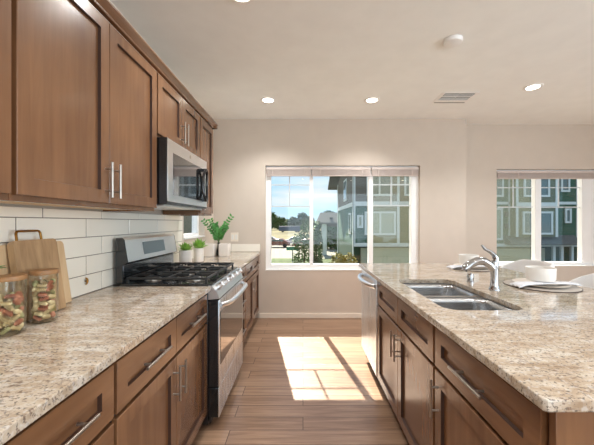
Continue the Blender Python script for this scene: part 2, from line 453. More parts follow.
def window(name, to, U, frame, d0, depth, units, bars, screens, sill=None):
    """to(u, d, z) maps window coordinates (along wall, depth, up) to the world"""
    root = struct_root(name)
    def B(m, u0, u1, da, db, z0, z1, bev=.004):
        a = to(u0, da, z0); b = to(u1, db, z1)
        m.box(min(a[0], b[0]), max(a[0], b[0]), min(a[1], b[1]), max(a[1], b[1]), z0, z1, bev)
    u0, u1, z0, z1 = U
    fl, fr, fb, ft = frame
    f = MB()
    B(f, u0, u0+fl, d0, d0+depth, z0, z1); B(f, u1-fr, u1, d0, d0+depth, z0, z1)
    B(f, u0+fl, u1-fr, d0, d0+depth, z0, z0+fb); B(f, u0+fl, u1-fr, d0, d0+depth, z1-ft, z1)
    for (ma, mb) in zip([x[1] for x in units[:-1]], [x[0] for x in units[1:]]):
        B(f, ma, mb, d0-.004, d0+depth-.004, z0+fb, z1-ft)
    f.build('window_frame', M['vinyl'], root)
    for (ua, ub) in units:
        g = MB(); B(g, ua-.01, ub+.01, d0+depth*.55, d0+depth*.55+.004, z0+fb-.01, z1-ft+.01, 0); g.build('pane', M['glass'], root, smooth=0)
    if bars:
        g = MB()
        for (kind, a, b, c) in bars:
            if kind == 'h': B(g, a, b, d0+depth*.55-.008, d0+depth*.55-.002, c-.008, c+.008, 0)
            else: B(g, c-.008, c+.008, d0+depth*.55-.009, d0+depth*.55-.003, a, b, 0)
        g.build('grid_bars', M['bars'], root, smooth=0)
    for (ua, ub) in screens:
        g = MB(); B(g, ua, ub, d0+depth*.9, d0+depth*.9+.002, z0+fb, z1-ft, 0); g.build('insect_screen', M['screen'], root, smooth=0)
    if sill:
        g = MB(); B(g, u0-.0, u1+.0, sill[0], sill[1], z0-.02, z0+.004, .003)
        g.build('window_sill', M['white'], root)
    return root
to_back = lambda u, d, z: (u, YB+d, z)
to_alc = lambda u, d, z: (u, YA+d, z)
to_left = lambda u, d, z: (XL-d, u, z)
to_rear = lambda u, d, z: (u, YR-d, z)
to_right = lambda u, d, z: (XR+d, u, z)
window('window_1', to_back, W1, (.072, .105, .082, .07), .05, .08, [(-.442, .092), (.142, .915), (.978, 1.512)],
       [('h', -.442, .092, 1.846), ('h', -.442, .092, 1.545), ('v', 1.545, 2.03, -.19),
        ('h', .978, 1.512, 1.85), ('h', .978, 1.512, 1.555), ('v', 1.555, 2.03, 1.24)], [(.985, 1.505)])
u2 = lambda px: (px-303)*4.44/300
window('window_2', to_alc, W2, (.012, .06, .055, .06), .05, .08, [(u2(498), u2(533.5)), (u2(539.5), u2(580)), (u2(592), W2[1]-.07)],
       [('h', u2(498), u2(533), 1.835), ('h', u2(498), u2(533), 1.545), ('v', 1.545, 2.02, u2(513.5)),
        ('h', u2(540.5), u2(580), 1.835), ('h', u2(540.5), u2(580), 1.545), ('v', 1.545, 2.02, u2(559))], [(u2(498.5), u2(532.5))])
window('window_3', to_left, W3, (.05, .05, .05, .05), .07, .07, [(W3[0]+.05, W3[1]-.05)], [], [])
window('added_window_4', to_rear, (-.7, 3.9, .4, 2.5), (.06, .06, .06, .06), .03, .08, [(-.64, 1.57), (1.63, 3.84)], [], [])  # unseen window added as an opening for the rear fill light
window('added_window_5', to_right, (-2.0, 2.8, .4, 2.5), (.06, .06, .06, .06), .03, .08, [(-1.94, .37), (.43, 2.74)], [], [])  # unseen window added as an opening for the side fill light
# sill board of the side window and white linings
structure(MB().box(XL-.068, XL+.012, W3[0]+.001, W3[1]-.001, W3[2]+.0005, W3[2]+.016, .003).build('trim_1', M['white']))
structure(MB().box(W1[0]+.001, W1[1]-.001, YB-.006, YB+.049, W1[2]+.0005, W1[2]+.012, .003).build('trim_2', M['white']))
structure(MB().box(W2[0]+.001, W2[1]-.001, YA-.006, YA+.049, W2[2]+.0005, W2[2]+.012, .003).build('trim_3', M['white']))

# blinds pulled up to the top
def blind(x0, x1, y, ztop, zbot, label, group):
    t = thing('window_blind', label, 'blind', ((x0+x1)/2, y, zbot), group)
    MB().box(x0, x1, y-.022, y+.022, ztop-.035, ztop, .003).build('headrail', M['blind'], t)
    s_ = MB(); n = 9; h = (ztop-.037-zbot-.014)/n
    for k in range(n):
        z = zbot+.014+k*h
        s_.box(x0+.004, x1-.004, y-.021, y+.021, z+.0008, z+h-.0016, .001, 1)
    s_.build('stacked_slats', M['blind'], t)
    MB().box(x0+.002, x1-.002, y-.022, y+.022, zbot, zbot+.013, .003).build('bottom_rail', M['blind'], t)
    for f in (.14, .86):
        c = MB(); c.box(x0+(x1-x0)*f-.006, x0+(x1-x0)*f+.006, y-.0245, y-.0225, zbot, ztop)
        c.build('ladder_tape', M['blind'], t)
    return t
G = 'raised blinds of the kitchen window'
bt, bb = 2.082, 1.960
blind(-.508, .112, YB+.025, bt, bb, 'raised beige blind over the left panel of the three-part kitchen window', G)
blind(.122, .938, YB+.025, bt, bb, 'wide raised beige blind over the middle panel of the three-part window', G)
blind(.950, 1.600, YB+.025, bt, bb, 'raised beige blind over the right panel of the three-part kitchen window', G)
blind(2.825, 5.04, YA+.025, 2.072, 1.955, 'long raised beige blind across the top of the window beside the stools', None)

# ------------------------------------------------------------------ tiled backsplash (part of the wall)
XT = XL+.0125
def splash():
    m = MB()
    m.box(XL+.0005, XL+.0105, -.6, 3.04, .9145, 1.3855, mi=1)
    rows = [(.9175, 1.0205), (1.0245, 1.127), (1.131, 1.233), (1.237, 1.338), (1.342, 1.385)]
    for r, (z0, z1) in enumerate(rows):
        y = (1.411 if r % 2 == 0 else 1.279)-.4145*6
        while y < 3.04:
            a, b = max(y+.0025, -.6), min(y+.4120, 3.04)
            if b-a > .02: m.box(XL+.003, XT, a, b, z0, z1, .0015, 1, mi=0)
            y += .4145
    # single course along the side window and round the corner on the end wall
    m.box(XL+.0005, XL+.007, 3.043, YB-.0005, .9145, 1.021, mi=1)
    for a, b in ((3.044, 3.40), (3.403, 3.80), (3.803, YB-.014)): m.box(XL+.003, XT, a, b, .9175, 1.021, .0015, 1)
    m.box(XL+.008, -.588, YB-.007, YB-.0005, .9145, 1.021, mi=1)
    for a, b in ((XT, -.985), (-.982, -.590)): m.box(a, b, YB-.0125, YB-.003, .9175, 1.021, .0015, 1)
    return m
structure(splash().build('trim_4', [M['tile'], M['grout']]))

# ------------------------------------------------------------------ cabinet pieces
class Frame:
    """maps (u along run, n out of the front, z) to the world"""
    def __init__(self, side, x): self.s, self.x = side, x      # side +1 faces +X, -1 faces -X
    def p(self, u, n, z): return Vector((self.x+self.s*n, u, z))
def fbox(m, F, u0, u1, n0, n1, z0, z1, bev=0, mi=0):
    a, b = F.p(u0, n0, z0), F.p(u1, n1, z1)
    m.box(min(a.x, b.x), max(a.x, b.x), u0, u1, z0, z1, bev, 2, mi=mi)
def shaker(F, u0, u1, z0, z1, t=.019, fr=.06, rec=.013):
    """framed front with a recessed flat panel; its back is at n=0"""
    m = MB()
    def ring(d, n): return [F.p(u0+d, n, z0+d), F.p(u1-d, n, z0+d), F.p(u1-d, n, z1-d), F.p(u0+d, n, z1-d)]
    m.grid_loops([ring(0, 0), ring(0, t-.002), ring(.002, t), ring(fr, t)], True, True, False)
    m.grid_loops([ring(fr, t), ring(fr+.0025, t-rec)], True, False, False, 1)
    m.grid_loops([ring(fr+.0025, t-rec), ring(fr+.004, t-rec)], True, False, True, 0)
    bmesh.ops.remove_doubles(m.bm, verts=m.bm.verts[:], dist=1e-6)
    return m
def pull(F, u, z, L, vertical, n0=.019, so=.032, r=0.0058):
    m = MB()
    ax = (lambda k: F.p(u, n0+so, z+k)) if vertical else (lambda k: F.p(u+k, n0+so, z))
    m.cyl(ax(-L/2), ax(L/2), r, 16)
    for k in (-L*.31, L*.31):
        q = F.p(u, n0, z+k) if vertical else F.p(u+k, n0, z)
        m.cyl(q, ax(k), r*.8, 16)
    return m
def front(F, root, name, u0, u1, z0, z1, handle=None, mat=None):
    """handle: (u, z, length, vertical)"""
    fr = .058
    mt = mat or (M['cab_h'] if (u1-u0) > (z1-z0)*1.2 else M['cab_v'])
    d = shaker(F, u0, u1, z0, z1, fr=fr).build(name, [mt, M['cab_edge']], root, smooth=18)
    if handle:
        pull(F, *handle).build('handle', M['nickel'], d)
    return d
def base_body(F, root, u0, u1, depth, z0=.10, z1=.8835, toe=.075):
    m = MB(); t = .018
    fbox(m, F, u0, u0+t, -depth, -.019, z0, z1); fbox(m, F, u1-t, u1, -depth, -.019, z0, z1)
    fbox(m, F, u0+t, u1-t, -depth, -depth+.012, z0, z1); fbox(m, F, u0+t, u1-t, -depth, -.019, z0, z0+t)
    fbox(m, F, u0, u1, -.019, -.0005, z0, z1)
    m.build('body', M['cab_in'], root, smooth=0)
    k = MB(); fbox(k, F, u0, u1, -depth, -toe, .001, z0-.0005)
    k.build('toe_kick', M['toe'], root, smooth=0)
FL = Frame(+1, -.624)     # left run, box front
FI = Frame(-1, .597)      # island, box front
DEP = .60
REV = .0075
ZT, ZJ0, ZJ1, ZB = .863, .692, .676, .112     # drawer top, drawer bottom, door top, door bottom
def base_cab(F, u0, u1, label, layout, depth=DEP, group=None, hand='hi'):
    t = thing('base_cabinet', label, 'cabinet', (F.x-F.s*depth/2, (u0+u1)/2, 0), group)
    base_body(F, t, u0+.0005, u1-.0005, depth)
    a, b = u0+REV, u1-REV; c = (a+b)/2
    if layout == 'drawers3':
        front(F, t, 'drawer', a, b, ZJ0, ZT, (c, (ZJ0+ZT)/2, .20, False))
        front(F, t, 'drawer', a, b, .402, ZJ1, (c, .54, .20, False))
        front(F, t, 'drawer', a, b, ZB, .390, (c, .25, .20, False))
    if layout in ('2d2', 'sink'):
        for (p, q) in ((a, c-.0015), (c+.0015, b)):
            front(F, t, 'drawer' if layout == '2d2' else 'false_drawer_front', p, q, ZJ0, ZT,
                  ((p+q)/2, (ZJ0+ZT)/2, .20, False) if layout == '2d2' else None)
            inner = q-.032 if p == a else p+.032
            front(F, t, 'door', p, q, ZB, ZJ1, (inner, .565, .16, True))
    if layout == '1d1':
        front(F, t, 'drawer', a, b, ZJ0, ZT, (c, (ZJ0+ZT)/2, .20, False))
        front(F, t, 'door', a, b, ZB, ZJ1, (b-.035 if hand == 'hi' else a+.035, .565, .16, True))
    return t
base_cab(FL, -.40, .512, 'brown base cabinet at the near end of the left counter', '2d2')
base_cab(FL, .514, .969, 'brown three-drawer base cabinet under the pasta jars', 'drawers3')
base_cab(FL, .971, 1.900, 'brown two-door base cabinet just before the stainless range', '2d2')
base_cab(FL, 2.672, 3.16, 'brown drawer cabinet just past the range under the corner counter', 'drawers3')
base_cab(FL, 3.162, 4.125, 'brown two-door base cabinet beside the end wall', '2d2')
base_cab(FI, 1.326, 2.338, 'brown sink base cabinet of the island with two blank drawer fronts', 'sink', depth=.62)
base_cab(FI, .722, 1.324, 'brown island cabinet at the near end with one long drawer pull', '1d1', depth=.62, hand='hi')

# island end panels + back panel
ip = thing('island_panel', 'brown panels closing the near end and stool side of the island', 'panel', (.95, .71, 0))
MB().box(.590, 1.30, .700, .7205, .001, .8835, .002).build('end_panel', M['cab_v'], ip)
MB().box(1.222, 1.24, .7215, 2.94, .001, .8835).build('back_panel', M['cab_v'], ip)
MB().box(.62, 1.2215, 2.947, 2.962, .001, .8835).build('end_panel', M['cab_v'], ip)

# ------------------------------------------------------------------ countertops
def slab(outer, holes, z0, z1, bev=.004):
    m = MB(); bm = m.bm; edges = []; m.flat = True
    for lp in [outer]+holes:
        vs = [bm.verts.new((x, y, z0)) for x, y in lp]
        for i in range(len(vs)): edges.append(bm.edges.new((vs[i], vs[(i+1) % len(vs)])))
    bmesh.ops.triangle_fill(bm, use_beauty=True, use_dissolve=False, edges=edges)
    r = bmesh.ops.extrude_face_region(bm, geom=bm.faces[:])
    bmesh.ops.translate(bm, verts=[g for g in r['geom'] if isinstance(g, bmesh.types.BMVert)], vec=(0, 0, z1-z0))
    bmesh.ops.recalc_face_normals(bm, faces=bm.faces[:])
    if bev:
        es = [e for e in bm.edges if len(e.link_faces) == 2 and e.calc_face_angle(0) > .8 and abs(e.verts[0].co.z-e.verts[1].co.z) < 1e-6]
        bmesh.ops.bevel(bm, geom=es, offset=bev, segments=2, profile=.5, affect='EDGES')
    return m
def rrect(x0, x1, y0, y1, r, n=6):
    pts = []
    for cx, cy, a in ((x1-r, y1-r, 0), (x0+r, y1-r, 90), (x0+r, y0+r, 180), (x1-r, y0+r, 270)):
        for k in range(n+1):
            q = math.radians(a+90*k/n); pts.append((cx+r*math.cos(q), cy+r*math.sin(q)))
    return pts
XC = -.584
GR = 'granite worktops along the left wall'
tag(MB().box(XL+.0135, XC, -.6, 1.902, .884, .914, .004).build('countertop', M['granite']),
    'long cream granite worktop holding the pasta jars and cutting boards', 'countertop')
tag(MB().box(XL+.0135, XC, 2.670, YB-.0135, .884, .914, .004).build('countertop', M['granite']),
    'short cream granite worktop under the potted greens beyond the range', 'countertop')
SX0, SX1, SY0, SY1 = .665, 1.046, 1.385, 2.145
ctr = slab([(.558, .683), (1.78, .683), (1.78, 2.975), (.551, 2.975), (.551, .690)], [rrect(SX0, SX1, SY0, SY1, .07)], .884, .914).build('countertop', M['granite'])
tag(ctr, 'wide cream granite island worktop with a cut-out for the double sink', 'countertop')

# ------------------------------------------------------------------ sink
sk = thing('kitchen_sink', 'undermount stainless double-bowl sink set into the island', 'sink', (.855, 1.765, .70))
slab(rrect(SX0-.022, SX1+.022, SY0-.022, SY1+.022, .07), [rrect(SX0+.001, SX1-.001, SY0+.001, 1.752, .068), rrect(SX0+.001, SX1-.001, 1.778, SY1-.001, .068)], .8795, .8832, 0).build('rim', M['sink'], sk)
for (a, b) in ((SY0+.001, 1.752), (1.778, SY1-.001)):
    m = MB(); loops = []
    for d, z in ((0, .879), (.003, .85), (.008, .72), (.018, .695), (.045, .684)):
        loops.append([(x, y, z) for x, y in rrect(SX0+.001+d, SX1-.001-d, a+d, b-d, max(.068-d*.3, .02))])
    m.grid_loops(loops, True, False, True)
    o = m.build('bowl', M['sink'], sk, smooth=50)
    sol = o.modifiers.new('thickness', 'SOLIDIFY'); sol.thickness = .0012; sol.offset = 1
    MB().lathe([(.044, .6846), (.044, .6870), (.036, .6872), (.033, .6862), (0, .6862)], ((SX0+SX1)/2, (a+b)/2, 0), 24).build('drain', M['chrome'], sk)

# ------------------------------------------------------------------ faucet
fx, fy = 1.148, 1.80
fa = thing('kitchen_faucet', 'polished chrome single-lever faucet arching over the sink', 'faucet', (fx, fy, .9145))
MB().lathe([(.030, .9145), (.030, .920), (.025, .926), (.0225, .945), (.0205, .985), (.0215, 1.03), (.024, 1.065), (.022, 1.085), (.012, 1.094), (0, 1.096)], (fx, fy, 0), 28).build('body', M['chrome'], fa)
MB().tube([(fx-.004, fy, 1.035), (fx-.030, fy-.002, 1.066), (fx-.065, fy-.004, 1.086), (fx-.105, fy-.006, 1.088), (fx-.145, fy-.008, 1.072), (fx-.178, fy-.010, 1.045), (fx-.186, fy-.010, 1.036)],
          [.020, .022, .0235, .024, .0245, .024, .020], 20).build('spout', M['chrome'], fa)
MB().tube([(fx+.006, fy, 1.085), (fx+.008, fy, 1.104), (fx-.004, fy, 1.126), (fx-.030, fy-.002, 1.145), (fx-.060, fy-.003, 1.160), (fx-.078, fy-.004, 1.182)],
          [.021, .020, .016, .013, .011, .007], 20, flat=.8).build('lever', M['chrome'], fa)
ag = MB().lathe([(.024, .9145), (.024, .918), (.0205, .920), (.0205, .962), (.018, .970), (0, .972)], (1.138, 2.04, 0), 24).build('air_gap', M['chrome'])
tag(ag, 'small chrome air-gap cylinder on the worktop behind the faucet spout', 'air gap')

# ------------------------------------------------------------------ dishwasher
dw = thing('dishwasher', 'stainless dishwasher at the window end of the island', 'dishwasher', (.9, 2.64, 0))
u0, u1 = 2.341, 2.944
m = MB(); m.box(.612, 1.20, u0+.002, u1-.002, .11, .880); m.build('tub', M['black'], dw, smooth=0)
dd = MB().box(.572, .611, u0+.003, u1-.003, .112, .872, .006).build('door', M['steel_z'], dw)
hp = []
for k in range(15):
    f = k/14; hp.append((.572-.062*math.sin(PI*f)**.6+.002, u0+.03+f*(u1-u0-.06), .812))
MB().tube(hp, .018, 20).build('handle', M['steel'], dd)
MB().box(.5735, .600, u0+.004, u1-.004, .8725, .8825, .001).build('control_strip', M['blackgloss'], dw)
MB().box(.650, .67, u0+.003, u1-.003, .002, .109).build('toe_panel', M['black'], dw, smooth=0)

# ------------------------------------------------------------------ range
R0, R1 = 1.908, 2.664
rg = thing('gas_range', 'stainless freestanding gas range with black grates between the left counters', 'range', (-.9, 2.25, 0))
MB().box(-1.195, -.606, R0, R1, .03, .908, .003).build('body', M['black'], rg)
for x in (-1.16, -.68):
    for y in (R0+.05, R1-.05): MB().cyl((x, y, .001), (x, y, .0298), .02, 16).build('foot', M['black'], rg)
ck = MB().box(-1.165, -.580, R0+.001, R1-.001, .9085, .926, .006).build('cooktop', M['black'], rg)
# burners
for (bx, by, br) in ((-1.03, R0+.16, .040), (-.74, R0+.16, .048), (-1.03, R1-.16, .036), (-.74, R1-.16, .048), (-.885, 2.286, .05)):
    b_ = MB().lathe([(br+.014, .9265), (br+.012, .936), (br, .938), (br, .9385), (0, .9385)], (bx, by, 0), 24).build('burner', M['nickel'], ck)
    MB().lathe([(br-.004, .939), (br-.004, .945), (br-.010, .948), (0, .948)], (bx, by, 0), 24).build('burner_cap', M['iron'], rg)
# three continuous grates
third = (R1-R0-.03)/3
for k in range(3):
    a = R0+.012+k*(third+.003); b = a+third-.001
    x0, x1 = -1.135, -.612; g = MB(); zt0, zt1 = .950, .966; w = .012
    for y in (a, b-w): g.box(x0, x1, y, y+w, zt0, zt1, .003, 1)
    for x in (x0, (x0+x1)/2-w/2, x1-w): g.box(x, x+w, a+w, b-w, zt0, zt1, .003, 1)
    yc = (a+b)/2
    for cx in (x0+(x1-x0)*.25, x0+(x1-x0)*.75):
        g.box(cx-.005, cx+.005, a+w, yc-.028, zt0+.003, zt1+.004, .002, 1); g.box(cx-.005, cx+.005, yc+.028, b-w, zt0+.003, zt1+.004, .002, 1)
        g.box(cx-.118, cx-.03, yc-.005, yc+.005, zt0+.003, zt1+.004, .002, 1); g.box(cx+.03, cx+.118, yc-.005, yc+.005, zt0+.003, zt1+.004, .002, 1)
    for x in (x0+.002, x1-.016):
        for y in (a+.001, b-.015): g.box(x, x+.014, y, y+.014, .9265, zt0+.002, .002, 1)
    g.build('grate', M['iron'], rg)
# slanted control panel
cp = MB().prism([(-.604, R0+.001, .826), (-.533, R0+.001, .832), (-.546, R0+.001, .868), (-.580, R0+.001, .915), (-.604, R0+.001, .915)], (0, R1-R0-.002, 0)).build('control_panel', M['steel'], rg, smooth=0)
nrm = Vector((.047, 0, .034)).normalized()
for k in range(5):
    y = R0+.09+k*(R1-R0-.18)/4; c0 = Vector((-.563, y, .8915))
    kb = MB(); kb.cyl(c0+nrm*.001, c0+nrm*.010, .025, 20); kb.cyl(c0+nrm*.010, c0+nrm*.036, .0205, 20, r1=.018)
    Mx = Matrix.Translation(c0+nrm*.037) @ Vector((0, 0, 1)).rotation_difference(nrm).to_matrix().to_4x4()
    kb.box(-.018, .018, -.0035, .0035, -.002, .006, .001, 1, M=Mx)
    kb.build('knob', M['steel'], rg)
# oven door
od = MB().box(-.541, -.534, R0+.003, R1-.003, .268, .822, .003).build('oven_door', M['steel_z'], rg)
MB().box(-.605, -.5415, R0+.004, R1-.004, .269, .821, .003).build('door_core', M['black'], od)
MB().box(-.5338, -.5315, R0+.030, R1-.030, .400, .742, .0008, 1).build('oven_window', M['blackgloss'], od)
hp = []
for k in range(15):
    f = k/14; hp.append((-.532+.042*min(1, math.sin(PI*f)*3)**.7+.014*math.sin(PI*f), R0+.028+f*(R1-R0-.056), .786))
MB().tube(hp, .0165, 20).build('handle', M['steel'], od)
MB().cyl((-.534, 2.286, .335), (-.5322, 2.286, .335), .016, 24).build('badge', M['nickel'], od)
sdw = MB().box(-.541, -.534, R0+.003, R1-.003, .075, .262, .003).build('storage_drawer', M['steel_z'], rg)
MB().box(-.605, -.5415, R0+.004, R1-.004, .076, .261, .003).build('drawer_core', M['black'], sdw)
MB().box(-.60, -.59, R0+.01, R1-.01, .032, .072).build('toe_panel', M['black'], rg, smooth=0)
# backguard
bg_ = MB(); prof = [(-1.192, .928), (-1.150, .928), (-1.150, 1.045), (-1.118, 1.062), (-1.142, 1.205), (-1.155, 1.218), (-1.192, 1.218)]
bg_.prism([(x, R0+.001, z) for x, z in prof], (0, R1-R0-.002, 0)); bg_.build('backguard', M['black'], rg, smooth=0)
MB().prism([(-1.1165, R0+.012, 1.064), (-1.1405, R0+.012, 1.205), (-1.1535, R0+.012, 1.2195), (-1.1595, R0+.012, 1.2195), (-1.150, R0+.012, 1.2190), (-1.1415, R0+.012, 1.2040), (-1.1178, R0+.012, 1.063)], (0, R1-R0-.024, 0)).build('backguard_face', M['steel'], rg, smooth=0)
MB().box(-1.149, -1.1465, R0+.01, R1-.01, .935, 1.043, .001).build('lower_glass', M['darkmirror'], rg)
sl = Vector((-.024, 0, .141)).normalized(); nn = Vector((.141, 0, .024)).normalized()
q0 = Vector((-1.1165, 0, 1.064))
def onface(y, h, d): p = q0+sl*h+nn*d; return Vector((p.x, y, p.z))
dsp = MB(); ya, yb = 2.12, 2.44
dsp.prism([onface(ya, .030, .0008), onface(yb, .030, .0008), onface(yb, .118, .0008), onface(ya, .118, .0008)], nn*.0015)
dsp.build('display', M['display'], rg, smooth=0)

# ------------------------------------------------------------------ upper cabinets
FU = Frame(+1, -.914)
UB, UT = 1.386, 2.262
def upper(u0, u1, z0, label, doors, name='wall_cabinet', under=True):
    t = thing(name, label, 'cabinet', (-1.07, (u0+u1)/2, z0))
    m = MB(); d = -.914-XT-.002
    fbox(m, FU, u0+.0005, u1-.0005, -.019, -.0005, z0, UT)                      # face frame
    fbox(m, FU, u0+.0005, u0+.018, -d, -.0195, z0, UT); fbox(m, FU, u1-.018, u1-.0005, -d, -.0195, z0, UT)
    fbox(m, FU, u0+.0185, u1-.0185, -d, -.0195, UT-.018, UT); fbox(m, FU, u0+.0185, u1-.0185, -d, -d+.008, z0+.02, UT-.0185)
    m.build('body', M['cab_v'], t, smooth=0)
    k = MB(); fbox(k, FU, u0+.0185, u1-.0185, -d, -.0195, z0+.010, z0+.0195); k.build('bottom_panel', M['maple'], t, smooth=0)
    a, b = u0+REV, u1-REV; zd0, zd1 = z0+.020, 2.243
    if doors == 2:
        c = (a+b)/2
        front(FU, t, 'door', a, c-.0015, zd0, zd1, (c-.030, zd0+.105, .16, True))
        front(FU, t, 'door', c+.0015, b, zd0, zd1, (c+.030, zd0+.105, .16, True))
    else:
        front(FU, t, 'door', a, b, zd0, zd1, (a+.030, zd0+.105, .16, True))
    return t
upper(.02, .930, UB, 'brown wall cabinet at the near end, cut off by the frame', 2)
upper(.932, 1.846, UB, 'tall brown two-door wall cabinet between the near cabinet and the microwave', 2)
upper(1.848, 2.612, 1.850, 'short brown two-door wall cabinet above the microwave', 2)
upper(2.614, 3.0, UB, 'narrow brown single-door wall cabinet beyond the microwave', 1)
cr_ = MB()
prof = [(-.9135, 2.2625), (-.893, 2.2625), (-.890, 2.266), (-.890, 2.272), (-.884, 2.277), (-.872, 2.287), (-.866, 2.293), (-.862, 2.297), (-.862, 2.306), (-.9135, 2.306)]
cr_.prism([(x, .02, z) for x, z in prof], (0, 2.98+.04, 0))
cr_.box(XL+.002, -.865, 3.002, 3.038, 2.2625, 2.306)
tag(cr_.build('crown_molding', M['cab_h'], smooth=0), 'brown crown molding running along the top of the wall cabinets', 'molding')

# microwave
mw = thing('microwave', 'stainless over-range microwave with a black oval handle', 'microwave', (-1.0, 2.236, 1.43))
a, b = 1.853, 2.609
MB().box(XT+.002, -.8415, a, b, 1.432, 1.846, .003).build('body', M['black'], mw)
md = MB().box(-.841, -.835, a+.001, b-.001, 1.450, 1.843, .004).build('door', M['steel'], mw)
MB().box(-.8348, -.8335, a+.075, b-.060, 1.495, 1.765, .0005, 1).build('door_window', M['blackgloss'], md)
m = MB(); ring = []
for k in range(33):
    q = 2*PI*k/32; ring.append((-.812+.012*math.sin(q)**2*1.0, 2.482+.050*math.cos(q), 1.625+.128*math.sin(q)))
m.tube(ring[:-1]+[ring[0]], .0105, 16)
for zz in (1.50, 1.75): m.box(-.8333, -.806, 2.470, 2.494, zz-.012, zz+.012, .003)
m.build('handle', M['black'], md)
MB().cyl((-.835, 2.22, 1.803), (-.8335, 2.22, 1.803), .013, 20).build('badge', M['nickel'], md)
MB().box(-1.20, -.87, a+.03, b-.03, 1.424, 1.4315).build('vent_grille', M['steel'], mw, smooth=0)

# ------------------------------------------------------------------ ceiling fixtures
def can(px, py, label, XY=None):
    Y = (CEIL-EYE)*300/(222.5-py); X = (px-303)*Y/300
    if XY: X, Y = XY
    t = thing('recessed_light', label, 'ceiling light', (X, Y, CEIL), 'recessed ceiling lights')
    MB().lathe([(.062, CEIL-.0005), (.088, CEIL-.0005), (.088, CEIL-.006), (.080, CEIL-.009), (.064, CEIL-.006)], (X, Y, 0), 32, cap=False).build('trim_ring', M['white'], t)
    MB().lathe([(.0615, CEIL-.001), (.0615, CEIL-.005), (0, CEIL-.005)], (X, Y, 0), 32).build('lens', M['can'], t)
    l = bpy.data.lights.new('can', 'SPOT'); l.energy = CAN_POWER; l.spot_size = math.radians(128); l.spot_blend = .8; l.shadow_soft_size = .07; l.color = (.98, .98, .97)
    lo = bpy.data.objects.new('can_lamp', l); COL.objects.link(lo); lo.location = (X, Y, CEIL-.03)
    return t
can(268, 100, 'recessed ceiling light above the end of the left counter')
can(372, 100, 'recessed ceiling light above the window end of the island')
can(533, 87, 'recessed ceiling light nearest the window beside the stools')
can(241, -6.5, 'recessed ceiling light cut off by the top edge of the photo')
for XY_, lb in (((.05, .45), 'over the aisle near the camera'), ((1.6, .15), 'over the near end of the island'), ((2.9, .15), 'on the stool side behind the camera'),
                ((.0, -1.4), 'at the left rear of the room'), ((1.6, -1.7), 'at the middle rear of the room'), ((3.4, -1.7), 'at the right rear of the room')):
    can(0, 0, 'added unseen ceiling light '+lb, XY_)  # these lights are added out of view to brighten the room
X, Y = 1.17, 2.343
sd = MB().lathe([(.070, CEIL-.0005), (.070, CEIL-.012), (.064, CEIL-.026), (.045, CEIL-.032), (0, CEIL-.033)], (X, Y, 0), 32).build('smoke_detector', M['white'])
tag(sd, 'round white smoke detector on the ceiling above the island', 'smoke detector')
vt = thing('ceiling_vent', 'white rectangular air vent with slotted grille in the ceiling', 'vent', (1.72, 3.42, CEIL))
MB().box(1.53, 1.93, 3.27, 3.57, CEIL-.006, CEIL-.0005, .002).build('frame', M['white'], vt)
g = MB(); dk = MB()
for (xa, xb) in ((1.565, 1.725), (1.735, 1.895)):
    for (ya_, yb_) in ((3.30, 3.375), (3.40, 3.475)):
        dk.box(xa, xb, ya_, yb_, CEIL-.0085, CEIL-.0062)  # grey plate painted as the shade inside the grille
        for k in range(4):
            yy = ya_+.010+k*.0185; g.box(xa, xb, yy, yy+.003, CEIL-.012, CEIL-.0086)
dk.box(1.55, 1.91, 3.545, 3.556, CEIL-.0085, CEIL-.0062)  # dark strip painted as the shadow of the frame's far edge
dk.build('vent_shade', simple('vent shadow grey', srgb(84, 80, 72), .8), vt, smooth=0); g.build('louver', M['white'], vt, smooth=0)

# outlet plate on the end wall
ol = thing('outlet_plate', 'white outlet plate on the end wall above the corner counter', 'outlet', (-.945, YB, 1.118))
MB().box(-.997, -.893, YB-.0065, YB-.0005, 1.056, 1.178, .002).build('plate', M['base_trim'], ol)
m = MB()
for x in (-.970, -.920): m.box(x-.016, x+.016, YB-.009, YB-.0066, 1.082, 1.152, .002)
m.build('socket', M['porc_white'], ol)

# ------------------------------------------------------------------ things on the left counter
def leaf_quad(m, p, d, up, L, Wd, mi=0):
    """pointed leaf folded along its midrib"""
    d = d.normalized(); s_ = d.cross(up)
    if s_.length < 1e-3: s_ = d.cross(Vector((1, 0, 0)))
    s_.normalize(); nrm_ = s_.cross(d)
    pts = [p, p+d*L*.35+s_*Wd*.5+nrm_*Wd*.12, p+d*L*.75+s_*Wd*.36+nrm_*Wd*.08, p+d*L, p+d*L*.75-s_*Wd*.36+nrm_*Wd*.08, p+d*L*.35-s_*Wd*.5+nrm_*Wd*.12]
    v = [m.bm.verts.new(q) for q in pts]
    mid1 = m.bm.verts.new(p+d*L*.35); mid2 = m.bm.verts.new(p+d*L*.75)
    for f in ((v[0], v[1], mid1), (v[0], mid1, v[5]), (v[1], v[2], mid2, mid1), (v[5], mid1, mid2, v[4]), (v[2], v[3], mid2), (v[4], mid2, v[3])):
        m.bm.faces.new(f).material_index = mi

